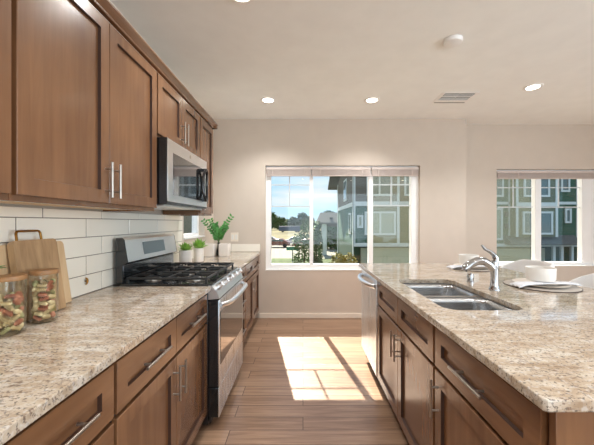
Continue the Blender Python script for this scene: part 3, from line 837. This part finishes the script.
# cutting boards
def board(name, label, ytop, ybot, ztop, xtop, xbot, thick, mat, handle):
    """leans on the tiles: (y0,y1) at the top and at the bottom, outer face x at top/bottom"""
    z0 = .915
    t = thing(name, label, 'cutting board', (xbot, sum(ybot)/2, z0))
    m = MB(); n = Vector((ztop-z0, 0, xbot-xtop)).normalized()*thick
    lo = Vector((xbot, 0, z0+.0)); hi = Vector((xtop, 0, ztop))
    f = lambda c, y: Vector((c.x, y, c.z))
    r = .018
    pts = [f(lo, ybot[0]), f(lo, ybot[1])]
    a, b = f(hi, ytop[1]), f(hi, ytop[0]); dn = (f(lo, ybot[1])-a).normalized(); dn2 = (f(lo, ybot[0])-b).normalized()
    pts += [a+dn*r, a+dn*r*.3-Vector((0, r*.3, 0)), a-Vector((0, r, 0)), b+Vector((0, r, 0)), b+dn2*r*.3+Vector((0, r*.3, 0)), b+dn2*r]
    lift = Vector((0, 0, max(0, n.z)))
    pts = [p+lift*0+Vector((0, 0, .0)) for p in pts]
    back = [p-n for p in pts]
    dz = z0-min(p.z for p in back+pts)
    m.grid_loops([[p+Vector((0, 0, dz)) for p in back], [p+Vector((0, 0, dz)) for p in pts]])
    o = m.build('board', mat, t, smooth=0)
    if handle:
        h = MB(); c = hi-n*.5+Vector((0, 0, dz)); up = (hi-lo).normalized()
        path = []
        ya_, yb_ = handle
        P = lambda y, k: Vector((c.x, y, c.z))+up*k
        path = [P(ya_, -.004), P(ya_+.001, .030), P(ya_+.006, .038), P(ya_+.014, .040), P(yb_-.014, .040), P(yb_-.006, .038), P(yb_-.001, .030), P(yb_, -.004)]
        h.tube(path, .0048, 16); h.build('handle', M['brass'], t)
    return t
board('cutting_board', 'pale cutting board leaning behind the one with a brass handle', (1.16, 1.500), (1.165, 1.535), 1.226, XT+.023, -1.182, .018, M['board_pale'], None)
board('cutting_board', 'thick grained cutting board with a brass loop handle', (1.205, 1.418), (1.205, 1.418), 1.240, XT+.056, -1.118, .026, M['board'], (1.236, 1.352))

# brass fitting on the tiles
m = MB(); arc = []
for k in range(9):
    q = math.radians(-70+k*17.5); arc.append((XT+.006+.006*math.cos(q), 1.672+.014*math.cos(q), .990+.020*math.sin(q)))
m.tube(arc, [.003, .004, .005, .0055, .0055, .0055, .005, .004, .003], 10); m.cyl((XT+.0005, 1.680, .990), (XT+.008, 1.682, .990), .0045, 10)
tag(m.build('wall_hook', M['brass']), 'small brass crescent hook low on the white tiles', 'hook')

# pasta jars with every twist of pasta
def fusilli(name, mat):
    m = MB(); L, R_ = .032, .0098; loops = []; n = 6
    for i in range(19):
        f = i/18; x = (f-.5)*L; tw = f*2*PI*1.9; e = min(1, 5*min(f, 1-f)+.35)
        lp = []
        for k in range(n):
            rr = R_*e if k % 2 == 0 else R_*.30*e
            q = tw+2*PI*k/n; lp.append((x, rr*math.cos(q), rr*math.sin(q)))
        loops.append(lp)
    m.grid_loops(loops)
    o = m.build(name, mat, smooth=50)
    return o
proto = {c: fusilli('pasta_twist', M['pasta_'+c]) for c in 'yrg'}
used = set()
CN = {'y': 'pale yellow', 'r': 'orange red', 'g': 'olive green'}
def pasta(jx, jy, zfill, where, key, seed):
    rnd = random.Random(seed); z = .936
    while z < zfill:
        ph = rnd.random()*6.28
        for k in range(7):
            c = rnd.choice('yyyyyrrgg' if key else 'yyyyrrrgg')
            if k < 6:
                q = ph+k*PI/3; r = .0275
                x, y = jx+r*math.cos(q), jy+r*math.sin(q); yaw = q+PI/2+rnd.uniform(-.35, .35)
            else: x, y, yaw = jx, jy, rnd.random()*6.28
            pr = proto[c]
            o = pr if c not in used else pr.copy()
            if c in used: COL.objects.link(o)
            used.add(c)
            o.location = (x, y, z+rnd.uniform(-.003, .003)); o.rotation_euler = (rnd.random()*6.28, rnd.uniform(-1.0, 1.0), yaw+rnd.uniform(-.4, .4))
            tag(o, f'{CN[c]} pasta twist inside the {where}', 'pasta', f'{CN[c]} pasta twists in the {where}')
        z += .0190
def jar(x, y, label):
    t = thing('glass_jar', label, 'jar', (x, y, .9145))
    MB().lathe([(.0, .9150), (.040, .9150), (.0445, .918), (.046, .924), (.046, 1.108)], (x, y, 0), 40).build('jar_body', M['jar'], t, smooth=60)
    MB().lathe([(.0, .9192), (.040, .9192), (.0432, .923), (.0437, 1.108)], (x, y, 0), 40).build('inner_wall', M['jar'], t, smooth=60)
    MB().lathe([(.0475, 1.1085), (.0482, 1.1105), (.0482, 1.122), (.0465, 1.125), (0, 1.125)], (x, y, 0), 40).build('lid', M['bamboo'], t)
    MB().lathe([(.0425, 1.094), (.0425, 1.108)], (x, y, 0), 32, cap=False).build('seal', M['jar'], t)
jar(-1.060, 1.228, 'glass jar of tricolour pasta with wooden lid beside the cutting boards')
jar(-1.068, 1.094, 'glass jar of tricolour pasta with wooden lid at the frame edge')
pasta(-1.060, 1.228, 1.082, 'jar beside the cutting boards', 1, 3)
pasta(-1.068, 1.094, 1.060, 'jar at the frame edge', 0, 5)

# potted herb whose leaf reaches into view behind the near jar
hb = thing('potted_herb', 'green herb leaf reaching in above the near pasta jar', 'plant', (-1.155, 1.03, .9145))
MB().lathe([(.032, .9150), (.040, .990), (.042, .995), (.038, .995), (.036, .985), (0, .985)], (-1.155, 1.03, 0), 28).build('pot', M['pot'], hb)
st = MB(); lf = MB(); rnd = random.Random(4)
for k in range(7):
    q = k*.9; tip = Vector((-1.155+.022*math.cos(q), 1.03+.03*math.sin(q), 1.12+.01*rnd.random()))
    st.tube([(-1.155, 1.03, .985), tip], .0018, 6)
    for j in range(4):
        d = Vector((math.cos(q+j*1.6)*.8, math.sin(q+j*1.6), .3)); leaf_quad(lf, tip-Vector((0, 0, .02*j)), d, Vector((0, 0, 1)), .034, .022)
tip = Vector((-1.125, 1.085, 1.148)); st.tube([(-1.15, 1.035, .985), (-1.14, 1.055, 1.10), tip], .002, 6)
for d in ((.9, .5, .1), (.4, .9, .25), (.8, .1, .3)): leaf_quad(lf, tip, Vector(d), Vector((0, 0, 1)), .042, .026)
st.build('stem', M['stem'], hb); lf.build('leaves', M['leaf'], hb, smooth=0, recalc=False)

# pots in the corner
def pot(x, y, r, h, label, cat='pot', square=False):
    t = thing('ceramic_pot', label, cat, (x, y, .9145))
    if square:
        m = MB(); L = []
        for d, z in ((.006, .9150), (0, .925), (0, .915+h), (.006, .915+h), (.010, .915+h-.02)):
            L.append([(px_, py_, z) for px_, py_ in rrect(x-r+d, x+r-d, y-r+d, y+r-d, .018, 4)])
        m.grid_loops(L); m.build('pot', M['pot'], t)
    else:
        MB().lathe([(r*.88, .9150), (r*.95, .922), (r, .915+h), (r-.006, .915+h), (r-.010, .915+h-.015), (0, .915+h-.015)], (x, y, 0), 32).build('pot', M['pot'], t)
    return t
def succulent(t, x, y, z, n, rad, seed, mat):
    rnd = random.Random(seed); m = MB()
    for k in range(n):
        q = k*2.4; e = .15+.9*(k/n); d = Vector((math.cos(q)*e, math.sin(q)*e, 1.15-.75*e))
        leaf_quad(m, Vector((x+.012*math.cos(q), y+.012*math.sin(q), z+.002)), d, Vector((0, 0, 1)), rad*rnd.uniform(.8, 1.15), rad*.34)
    m.build('leaves', mat, t, smooth=0, recalc=False)
    MB().lathe([(.03, z-.004), (.028, z), (0, z+.002)], (x, y, 0), 20).build('soil', M['soil'], t)
p1 = pot(-1.118, 2.86, .060, .140, 'round white pot with a light green succulent closest to the range', 'plant')
succulent(p1, -1.118, 2.86, 1.042, 34, .085, 1, M['leaf_light'])
p2 = pot(-1.078, 3.10, .052, .140, 'round white pot with light green sprigs behind the pot closest to the range', 'plant')
succulent(p2, -1.078, 3.10, 1.042, 38, .105, 2, M['leaf_light'])
p3 = pot(-1.115, 3.60, .064, .148, 'square white pot on the window side of the black vase', 'pot', True)
MB().box(-1.16, -1.07, 3.555, 3.645, 1.038, 1.046, .01).build('soil', M['soil'], p3)
p4 = pot(-.940, 3.60, .060, .148, 'square white pot on the end of the counter beside the black vase', 'pot', True)
MB().box(-.98, -.90, 3.56, 3.64, 1.038, 1.046, .01).build('soil', M['soil'], p4)
vs = thing('leafy_vase', 'slim black vase holding tall leafy green branches in the corner', 'vase', (-1.028, 3.68, .9145))
MB().lathe([(.030, .9150), (.032, .925), (.024, .99), (.015, 1.05), (.017, 1.075), (.013, 1.075), (.011, 1.06), (0, 1.06)], (-1.028, 3.66, 0), 28).build('vase', M['vase'], vs)
st = MB(); lf = MB(); rnd = random.Random(9)
for (dx, dy, top) in ((-.15, -.10, 1.335), (-.09, -.02, 1.345), (-.055, .06, 1.30), (.02, -.06, 1.24), (.09, -.03, 1.30), (.155, .0, 1.385), (.075, .06, 1.26), (-.11, .08, 1.24), (-.03, -.05, 1.29)):
    p0 = Vector((-1.028, 3.66, 1.065)); p2_ = Vector((-1.028+dx, 3.66+dy, top)); p1_ = (p0+p2_)/2+Vector((-dx*.18, -dy*.1, .02))
    pts = [p0*(1-f)**2+p1_*2*f*(1-f)+p2_*f*f for f in [i/10 for i in range(11)]]
    st.tube(pts, [.0028]*8+[.002, .0016, .001], 6)
    for i in range(2, 11):
        for sgn in (-1, 1):
            tdir = (pts[min(i+1, 10)]-pts[i-1]).normalized(); side = tdir.cross(Vector((rnd.uniform(-.5, .5), -1, rnd.uniform(-.4, .4)))).normalized()*sgn
            leaf_quad(lf, pts[i], side+tdir*.55+Vector((0, rnd.uniform(-.5, .2), 0)), Vector((0, -1, .4)), rnd.uniform(.036, .052), .026)
st.build('stem', M['stem'], vs); lf.build('leaves', M['leaf'], vs, smooth=0, recalc=False)

# ------------------------------------------------------------------ place settings
def setting(x, y, who, bowl_dx):
    pm = thing('placemat', f'round woven placemat under the plate {who}', 'placemat', (x, y, .9145), None)
    MB().lathe([(.196, .9150), (.1985, .917), (.196, .919), (0, .919)], (x, y, 0), 56).build('mat', M['woven'], pm)
    MB().lathe([(.1965, .9146), (.2005, .9150), (.2005, .9185), (.1985, .9195)], (x, y, 0), 56, cap=False).build('binding', M['woven_dark'], pm)
    prof = [(.080, .9195), (.085, .9195), (.140, .931), (.148, .9335), (.149, .936), (.140, .9345), (.088, .9245), (0, .924)]
    tag(MB().lathe(prof, (x, y, 0), 56).build('dinner_plate', M['porcelain']), f'greige stoneware dinner plate {who}', 'plate')
    sx, sy = x+bowl_dx, y
    nk = MB(); rnd = random.Random(int(y*100)); loops = []
    # folded napkin draped over the plate towards the sink side
    n = 17
    for i in range(n):
        f = i/(n-1); u = -.205+.385*f
        row = []
        for j in range(9):
            g_ = j/8-.5
            r_ = math.hypot(u, 0)
            base = (.9385 if abs(u) < .152 else .9385-.0145*min(1, (abs(u)-.152)/.05))
            zz = base+.0045*math.sin(g_*16+f*5)*(.4+abs(u)*4)+.0045*(1-abs(g_)*1.2)
            row.append((sx+u, sy-.055+g_*(.055+.03*abs(u)/.2), zz))
        loops.append(row)
    nk.grid_loops(loops, False, False, False)
    o = nk.build('napkin', M['linen']); sol = o.modifiers.new('thickness', 'SOLIDIFY'); sol.thickness = .003; sol.offset = 1
    tag(o, f'pale folded napkin laid across the plate {who}', 'napkin')
    b_ = [(.050, .9475), (.060, .9475), (.0735, .953), (.0785, .966), (.080, 1.030), (.0785, 1.0325), (.0755, 1.030), (.0735, .970), (.066, .958), (0, .956)]
    tag(MB().lathe(b_, (sx, sy, 0), 48).build('bowl', M['porc_white']), f'straight-sided white bowl on the plate {who}', 'bowl')
setting(1.515, 1.915, 'nearer the camera', .0)
setting(1.50, 2.66, 'behind the faucet', -.03)

# ------------------------------------------------------------------ counter stools
def stool(x, y, label):
    t = thing('counter_stool', label, 'stool', (x, y, 0), 'upholstered stools along the island')
    MB().lathe([(.17, .615), (.205, .622), (.215, .64), (.21, .665), (.17, .682), (0, .685)], (x, y, 0), 40).build('seat', M['fabric'], t)
    m = MB(); inner = []; loops = []
    n = 40
    for i in range(n+1):
        a = math.radians(-112+224*i/n); f = abs(a)/math.radians(112)
        top = .972-.115*max(0, f-.42)**1.2*2.0; bot = .60
        ci, co = .200, .228
        c, s_ = math.cos(a), math.sin(a)
        loops.append([(x+ci*c, y+ci*s_, bot), (x+(ci+.012)*c, y+(ci+.012)*s_, top-.012), (x+(ci+.020)*c, y+(ci+.020)*s_, top), (x+(co+.006)*c, y+(co+.006)*s_, top-.002), (x+(co+.012)*c, y+(co+.012)*s_, top-.014), (x+co*c, y+co*s_, bot)])
    m.grid_loops(loops); m.build('backrest', M['fabric'], t, smooth=60)
    for sx in (-1, 1):
        for sy in (-1, 1):
            MB().tube([(x+.13*sx, y+.13*sy, .614), (x+.19*sx, y+.19*sy, .001)], [.016, .011], 16).build('leg', M['stoolleg'], t)
    f = MB(); k = .17
    for p, q in (((-k, -k), (k, -k)), ((k, -k), (k, k)), ((k, k), (-k, k)), ((-k, k), (-k, -k))):
        f.cyl((x+p[0], y+p[1], .22), (x+q[0], y+q[1], .22), .007, 10)
    f.build('footrest', M['stoolleg'], t)
stool(1.925, 2.665, 'pale grey barrel-back stool behind the bowl nearer the camera')
stool(1.925, 1.930, 'pale grey barrel-back stool cut off by the right edge of the photo')

# ------------------------------------------------------------------ OUTSIDE
GZ = -2.8
structure(MB().box(-120, 160, 5.2, 420, GZ-.3, GZ).build('ground', M['road'], smooth=0))
structure(MB().box(-120, 20, 62, 420, GZ, GZ+.06).build('field', M['field'], smooth=0))
structure(MB().box(-3.5, 3.2, 22, 34, GZ, GZ+.05).build('lawn', M['lawn'], smooth=0))
hl = MB()
loops = []
for i in range(25):
    x = -160+i*14
    row = []
    for j in range(9):
        y = 230+j*16; f = math.sin(PI*j/8)
        row.append((x, y, GZ+f*(8+3*math.sin(i*.9)+2*math.sin(i*.37+2))))
    loops.append(row)
hl.grid_loops(loops, False, False, False); structure(hl.build('hill', M['hill'], smooth=60))

def leaf_cloud(m, c, rad, n, size, rnd, bottom=-1):
    for _ in range(n):
        while True:
            v = Vector((rnd.uniform(-1, 1), rnd.uniform(-1, 1), rnd.uniform(bottom, 1)))
            if v.length <= 1: break
        if rnd.random() < .6: v = v.normalized()*rnd.uniform(.75, 1.0)
        p = Vector((c[0]+v.x*rad[0], c[1]+v.y*rad[1], c[2]+v.z*rad[2]))
        d = Vector((rnd.uniform(-1, 1), rnd.uniform(-1, 1), rnd.uniform(-1, .6)))
        leaf_quad(m, p, d, Vector((rnd.uniform(-1, 1), rnd.uniform(-1, 1), 1)), size*rnd.uniform(.7, 1.3), size*.7)
def tree(x, y, blobs, trunk_r, trunk_top, label, mat, n, size, seed, group=None, name='tree'):
    t = thing(name, label, 'tree' if name == 'tree' else 'shrub', (x, y, GZ), group)
    rnd = random.Random(seed)
    if trunk_r:
        MB().tube([(x, y, GZ), (x+.02, y, (GZ+trunk_top)/2), (x, y, trunk_top)], [trunk_r, trunk_r*.8, trunk_r*.5], 10).build('trunk', M['bark'], t)
    m = MB()
    tot = sum(b[1][0]*b[1][2] for b in blobs)
    for c, r in blobs: leaf_cloud(m, (x+c[0], y+c[1], c[2]), r, int(n*r[0]*r[2]/tot), size, rnd)
    m.build('crown', mat, t, smooth=0, recalc=False)
    return t
def at(px, py, Y): return ((px-303)*Y/300, EYE+(222.5-py)*Y/300)
# slender street tree seen against the first mullion
x, _ = at(304, 0, 16)
tree(x, 16, [((-.25, 0, .3), (.35, .4, .5)), ((-.3, 0, -1.9), (.3, .4, .5)), ((.1, 0, 1.0), (.28, .3, .6)), ((-.3, 0, -.7), (.30, .4, .5)), ((.15, 0, -.2), (.3, .4, .6)), ((-.15, .1, -1.3), (.35, .4, .4))], .045, 1.6,
     'slender young street tree beside the green street sign', M['foliage'], 1500, .13, 11)
x, _ = at(316, 0, 19)
tree(x, 19, [((0, 0, -.4), (.42, .5, 1.5)), ((.1, 0, .6), (.2, .25, .9)), ((-.05, 0, -1.6), (.5, .5, .8))], .06, 1.0,
     'narrow green tree in front of the grey entry roof', M['foliage'], 2600, .15, 12)
x, _ = at(331, 0, 46)
tree(x, 46, [((0, 0, -.6), (1.3, 1.3, 2.2)), ((.8, 0, -1.2), (1.2, 1.2, 1.8))], .2, 0,
     'bushy green tree seen through the grey entry porch', M['foliage'], 2200, .36, 13)
x, _ = at(329, 0, 75)
tree(x, 75, [((0, 0, 2.8), (1.8, 1.8, 1.6)), ((0, 0, .2), (2.2, 2, 2.4))], .25, 3,
     'tree top rising just above the grey entry roof', M['foliage_dark'], 1400, .45, 14)
x, _ = at(346, 0, 17.6)
tree(x, 17.6, [((-.45, 0, -1.5), (.55, .5, 1.1)), ((.2, 0, -1.45), (.55, .5, 1.05)), ((-.1, -.2, -2.1), (.9, .6, .7))], 0, 0,
     'golden green shrub at the foot of the green house', M['foliage_gold'], 3000, .13, 15, name='shrub')
x, _ = at(316, 0, 15)
tree(x, 15, [((0, 0, -1.7), (.45, .4, .7)), ((.3, .1, -2.0), (.4, .4, .7))], 0, 0,
     'low green shrub below the narrow tree', M['foliage'], 1700, .13, 16, name='shrub')
rnd = random.Random(21)
for k in range(12):
    Y = 150+(k*7 % 12)*7; px = 262+k*4.4+rnd.uniform(-.6, .6)
    x, _ = at(px, 0, Y); hgt = rnd.uniform(5.5, 10.5)
    tree(x, Y, [((0, 0, GZ+hgt*.55), (hgt*.36, hgt*.36, hgt*.5))], .3, GZ+hgt*.5, 'distant green tree on the far side of the dry field', M['foliage_dark' if k % 2 else 'foliage'], 500, 1.5, 30+k, 'distant trees beyond the field')

# street sign
sx, _ = at(292.5, 0, 18); _, z1 = at(0, 246.7, 18); _, z0 = at(0, 250.3, 18)
ss = thing('street_sign', 'small green street-name sign on a thin pole', 'sign', (sx, 18, GZ))
MB().cyl((sx, 18, GZ), (sx, 18, z1+.03), .03, 12).build('pole', M['galv'], ss)
MB().box(sx-.36, sx+.36, 17.955, 17.966, z0, z1, .004).build('sign_plate', M['sign'], ss)

# parked cars
def car(x, y, label, mat, rot):
    t = thing('car', label, 'car', (x, y, GZ))
    prof = [(-2.2, .35), (-2.25, .75), (-1.9, .95), (-1.1, 1.0), (-.5, 1.42), (.9, 1.45), (1.6, 1.02), (2.15, .95), (2.25, .6), (2.2, .35)]
    loops = []
    for wy, sc in ((-.86, .97), (-.80, 1.0), (.80, 1.0), (.86, .97)):
        loops.append([(x+px_*sc, y+wy, GZ+.3+(z-.3)*(1 if abs(wy) < .84 else .96)) for px_, z in prof])
    MB().grid_loops(loops).build('body', mat, t)
    w = MB(); w.prism([(x-.98, y-.872, GZ+1.03), (x-.47, y-.872, GZ+1.36), (x+.85, y-.872, GZ+1.38), (x+1.35, y-.872, GZ+1.03)], (0, 1.744, 0)); w.build('window', M['outglass'], t, smooth=0)
    for dx in (-1.35, 1.35):
        for wy in (-.88, .70): MB().cyl((x+dx, y+wy, GZ+.33), (x+dx, y+wy+.18, GZ+.33), .33, 20).build('wheel', M['tyre'], t)
    return t
x, _ = at(277, 0, 50); car(x, 50, 'red brown car parked across the road', M['car_red'], 0)
x, _ = at(294, 0, 55); car(x, 55, 'white car parked beyond the red brown car', M['car_white'], 0)
x, _ = at(300, 0, 49); car(x+.9, 49, 'red brown car parked behind the slender street tree', M['car_red'], 0)
x, _ = at(268, 0, 57); car(x, 57, 'white car parked at the left edge of the window', M['car_white'], 0)
x, _ = at(290, 0, 126)
tr = thing('cargo_trailer', 'long blue grey trailer standing in the dry field', 'trailer', (x, 126, GZ))
MB().box(x-4.6, x+4.6, 125, 127.4, GZ+.55, GZ+2.6, .05).build('box', M['trailer'], tr)
for dx in (-3, 2.6, 3.6): MB().cyl((x+dx, 125.02, GZ+.55), (x+dx, 125.3, GZ+.55), .5, 16).build('wheel', M['tyre'], tr)

# grey entry porch far along the street
Y = 38; xa, zt = at(317, 216.5, Y); xb, zb = at(342, 222.5, Y)
ep = thing('entry_porch', 'grey gabled entry porch on white columns between the trees', 'porch', ((xa+xb)/2, Y, GZ))
MB().prism([(xa, Y-.4, zb), (xa+.5, Y+1.4, zt+.55), (xa+.5, Y+1.6, zt+.55), (xa, Y+3.4, zb), (xa, Y+3.4, zb-.2), (xa, Y-.4, zb-.2)], (xb-xa, 0, 0)).build('roof', M['shingle'], ep, smooth=0)
MB().box(at(331.5, 0, Y)[0]-.2, at(331.5, 0, Y)[0]+.2, Y+.2, Y+.9, zt-.55, zt-.1).build('roof_vent', M['eave'], ep)
for px, w, mt in ((324.3, .62, 'out_trim'), (339.5, .4, 'eave')):
    x, _ = at(px, 0, Y)
    MB().box(x-w/2, x+w/2, Y, Y+w, GZ, zb-.2).build('column', M[mt], ep, smooth=0)
xl, _ = at(330, 0, Y)
MB().box(xa, xb, Y+.1, Y+.35, zb-.55, zb-.2).build('beam', M['sid_grey'], ep, smooth=0)

# townhouses across the street: facade plane at FY
FY = 20.0
fp = lambda px, py: ((px-303)*FY/300, EYE+(222.5-py)*FY/300)
def ow(root, px0, px1, py0, py1, pane=None, y=FY, cols=2, w=.12):
    x0, z1 = fp(px0, py0); x1, z0 = fp(px1, py1)
    m = MB()
    m.box(x0, x1, y-.10, y-.005, z0, z0+w); m.box(x0, x1, y-.10, y-.005, z1-w, z1)
    m.box(x0, x0+w, y-.10, y-.005, z0+w, z1-w); m.box(x1-w, x1, y-.10, y-.005, z0+w, z1-w)
    for k in range(1, cols):
        xm = x0+(x1-x0)*k/cols; m.box(xm-w/2, xm+w/2, y-.09, y-.005, z0+w, z1-w)
    f = m.build('window_frame', M['out_trim'], root, smooth=0)
    MB().box(x0+w, x1-w, y-.05, y-.02, z0+w, z1-w).build('pane', M[pane or 'outglass'], f, smooth=0)
def bd(root, px0, px1, py0, py1, y=FY, d=.06, mat='out_trim', name='trim_board'):
    x0, z1 = fp(px0, py0); x1, z0 = fp(px1, py1)
    MB().box(x0, x1, y-d, y-.003, z0, z1).build(name, M[mat], root, smooth=0)
RT = 6.2
h1 = thing('townhouse', 'green and grey townhouse with sunlit side wall, seen through the kitchen window', 'building', (6, FY, GZ))
xc = fp(353.5, 0)[0]; xe = 10.0
zb1 = fp(0, 204)[1]; zb2 = fp(0, 245)[1]
MB().box(xc, xe, FY, FY+9, zb1, RT).build('upper_wall', M['sid_grey'], h1, smooth=0)
MB().box(xc, xe, FY, FY+9, zb2, zb1).build('middle_wall', M['sid_green'], h1, smooth=0)
MB().box(xc, xe, FY+.5, FY+9, GZ, zb2).build('ground_floor_wall', M['sid_dark'], h1, smooth=0)
x3, _ = fp(396, 0)
MB().box(fp(371, 0)[0], xe-.01, FY-.02, FY-.001, zb2+.05, zb1-.05).build('siding_panel', M['sid_olive'], h1, smooth=0)
bd(h1, 353.5, 453, 201.5, 206); bd(h1, 353.5, 453, 243, 246.5, d=.10)
bd(h1, 353.0, 355.3, 165, 245, d=.05); bd(h1, 397, 399.5, 165, 243, d=.05); bd(h1, 367.5, 369.2, 165, 243, d=.05)
ow(h1, 366.5, 392, 168, 196); ow(h1, 364.5, 395.5, 211.5, 235, 'outblind', cols=2); ow(h1, 357, 363, 215, 228, 'outblind', cols=1); ow(h1, 408.5, 430, 209, 240); ow(h1, 404, 430, 165, 196)
# sloping side: boards on the west wall
m = MB(); m.box(xc-.05, xc-.002, FY, FY+9, zb1-.14, zb1+.14); m.box(xc-.05, xc-.002, FY+8.8, FY+9.02, GZ, RT); m.box(xc-.05, xc-.002, FY-.05, FY+.16, GZ+.0, RT)
m.build('side_trim', M['out_trim'], h1, smooth=0)
m = MB(); m.box(xc-.05, xc-.002, FY+3.0, FY+4.6, 3.0, 4.7); sw = m.build('window_frame', M['out_trim'], h1, smooth=0)
MB().box(xc-.06, xc-.051, FY+3.15, FY+4.45, 3.15, 4.55).build('pane', M['outglass'], sw, smooth=0)
m = MB(); m.box(xc-.05, xc-.002, FY+.9, FY+1.9, .5, 2.0); sw = m.build('window_frame', M['out_trim'], h1, smooth=0)
MB().box(xc-.06, xc-.051, FY+1.05, FY+1.75, .65, 1.85).build('pane', M['outglass'], sw, smooth=0)
gd = MB(); x0, z1 = fp(362, 248.3); gd.box(x0, x0+4.6, FY+.30, FY+.49, GZ+.02, z1)
for k in range(4): gd.box(x0+.05, x0+4.55, FY+.275, FY+.30, GZ+.08+k*.58, GZ+.60+k*.58, .01, 1)
gd.build('garage_door', M['garage'], h1, smooth=0)
m = MB(); m.prism([(xc-.9, FY-.7, 4.55), (xc-.9, FY+4.5, 6.6), (xc-.9, FY+9.8, 4.55), (xc-.9, FY+9.8, 4.85), (xc-.9, FY+4.5, 6.95), (xc-.9, FY-.7, 4.85)], (1.0, 0, 0))
m.build('eave', M['eave'], h1, smooth=0)
m = MB(); m.prism([(xc+.101, FY-.5, RT+.01), (xc+.101, FY+4.5, 6.9), (xc+.101, FY+9.5, RT+.01)], (xe-xc-.11, 0, 0)); m.build('roof', M['shingle'], h1, smooth=0)

h2 = thing('townhouse', 'green townhouse with a projecting bay, seen through the window beside the stools', 'building', (15, FY, GZ))
MB().box(10.02, 24, FY, FY+9, zb2, RT).build('upper_wall', M['sid_green'], h2, smooth=0)
MB().box(10.02, 24, FY+.5, FY+9, GZ, zb2).build('ground_floor_wall', M['sid_dark'], h2, smooth=0)
BY = FY-.6
fpb = lambda px, py: ((px-303)*BY/300, EYE+(222.5-py)*BY/300)
xb0, zz = fpb(516, 237); xb1, _ = fpb(557.5, 0)
MB().box(xb0, xb1, BY, FY-.001, zz, RT).build('bay_wall', M['sid_olive'], h2, smooth=0)
m = MB(); m.box(xb0-.02, xb0+.14, BY-.03, BY-.002, zz, RT); m.box(xb1-.14, xb1+.02, BY-.03, BY-.002, zz, RT); m.box(xb0, xb1, BY-.06, BY-.002, fpb(0, 206.5)[1], fpb(0, 202.5)[1]); m.build('bay_trim', M['out_trim'], h2, smooth=0)
_fp = fp
def fp(px, py): return _fp(px, py) if True else None
FYs = FY
def owb(*a, **k):
    global fp
    fp = fpb; ow(*a, y=BY, **k); fp = _fp
owb(h2, 523, 549, 168, 197); owb(h2, 522, 552, 211.5, 234.5, cols=2)
ow(h2, 564, 570.5, 208.5, 223, cols=1); ow(h2, 560, 569, 168, 192, cols=1); ow(h2, 494, 502, 208, 240, 'outblind', cols=1); ow(h2, 488, 503, 168, 197, cols=1); ow(h2, 584, 600, 209, 234)
bd(h2, 462, 610, 201.8, 204.5); bd(h2, 462, 610, 243.5, 246.5, d=.12); bd(h2, 508, 510, 165, 243); bd(h2, 576, 578, 165, 243)
# skirt roof below the bay
x0, z1 = fpb(510, 235.5); x1, z0 = fpb(582, 243.5)
MB().prism([(x0, FY-.002, z1), (x0, BY-.25, z0), (x0, BY-.25, z0-.10), (x0, FY-.002, z0-.10)], (x1-x0, 0, 0)).build('skirt_roof', M['shingle'], h2, smooth=0)
x0, z1 = fp(508, 249)
gd = MB(); gd.box(x0-.6, x0+1.75, FY+.30, FY+.49, GZ+.02, z1)
for k in range(4): gd.box(x0-.55, x0+1.70, FY+.275, FY+.30, GZ+.08+k*.58, GZ+.60+k*.58, .01, 1)
gd.build('garage_door', M['garage'], h2, smooth=0)
x0, z1 = fp(541, 248.5); MB().box(x0, x0+.55, FY+.35, FY+.49, GZ+.3, z1).build('front_door', M['garage'], h2, smooth=0)
m = MB()
for px in (552, 560, 570): 
    x0, z1 = fp(px, 246.5); m.box(x0-.08, x0+.08, FY-.2, FY-.05, GZ, z1)
m.build('post', M['out_trim'], h2, smooth=0)
for py in (214, 226):
    x0, z1 = fp(505.5, py); MB().box(x0-.08, x0+.08, FY-.18, FY-.004, z1-.16, z1+.16, .02).build('wall_lantern', M['eave'], h2)
m = MB(); m.prism([(10.03, FY-.5, RT+.01), (10.03, FY+4.5, 6.6), (10.03, FY+9.5, RT+.01)], (13.9, 0, 0)); m.build('roof', M['shingle'], h2, smooth=0)

# house next door, close outside the small side window
h3 = thing('neighbour_house', 'dark green house wall glimpsed through the small side window', 'building', (-5.2, 7, GZ))
MB().box(-9.2, -5.2, 3.0, 16, GZ, 4.6).build('wall', M['sid_dark'], h3, smooth=0)
MB().prism([(-9.6, 2.7, 4.62), (-7.2, 2.7, 6.2), (-4.9, 2.7, 4.62)], (0, 13.6, 0)).build('roof', M['shingle'], h3, smooth=0)
MB().box(-5.198, -5.14, 9.0, 10.4, .6, 2.0).build('window', M['out_trim'], h3, smooth=0)
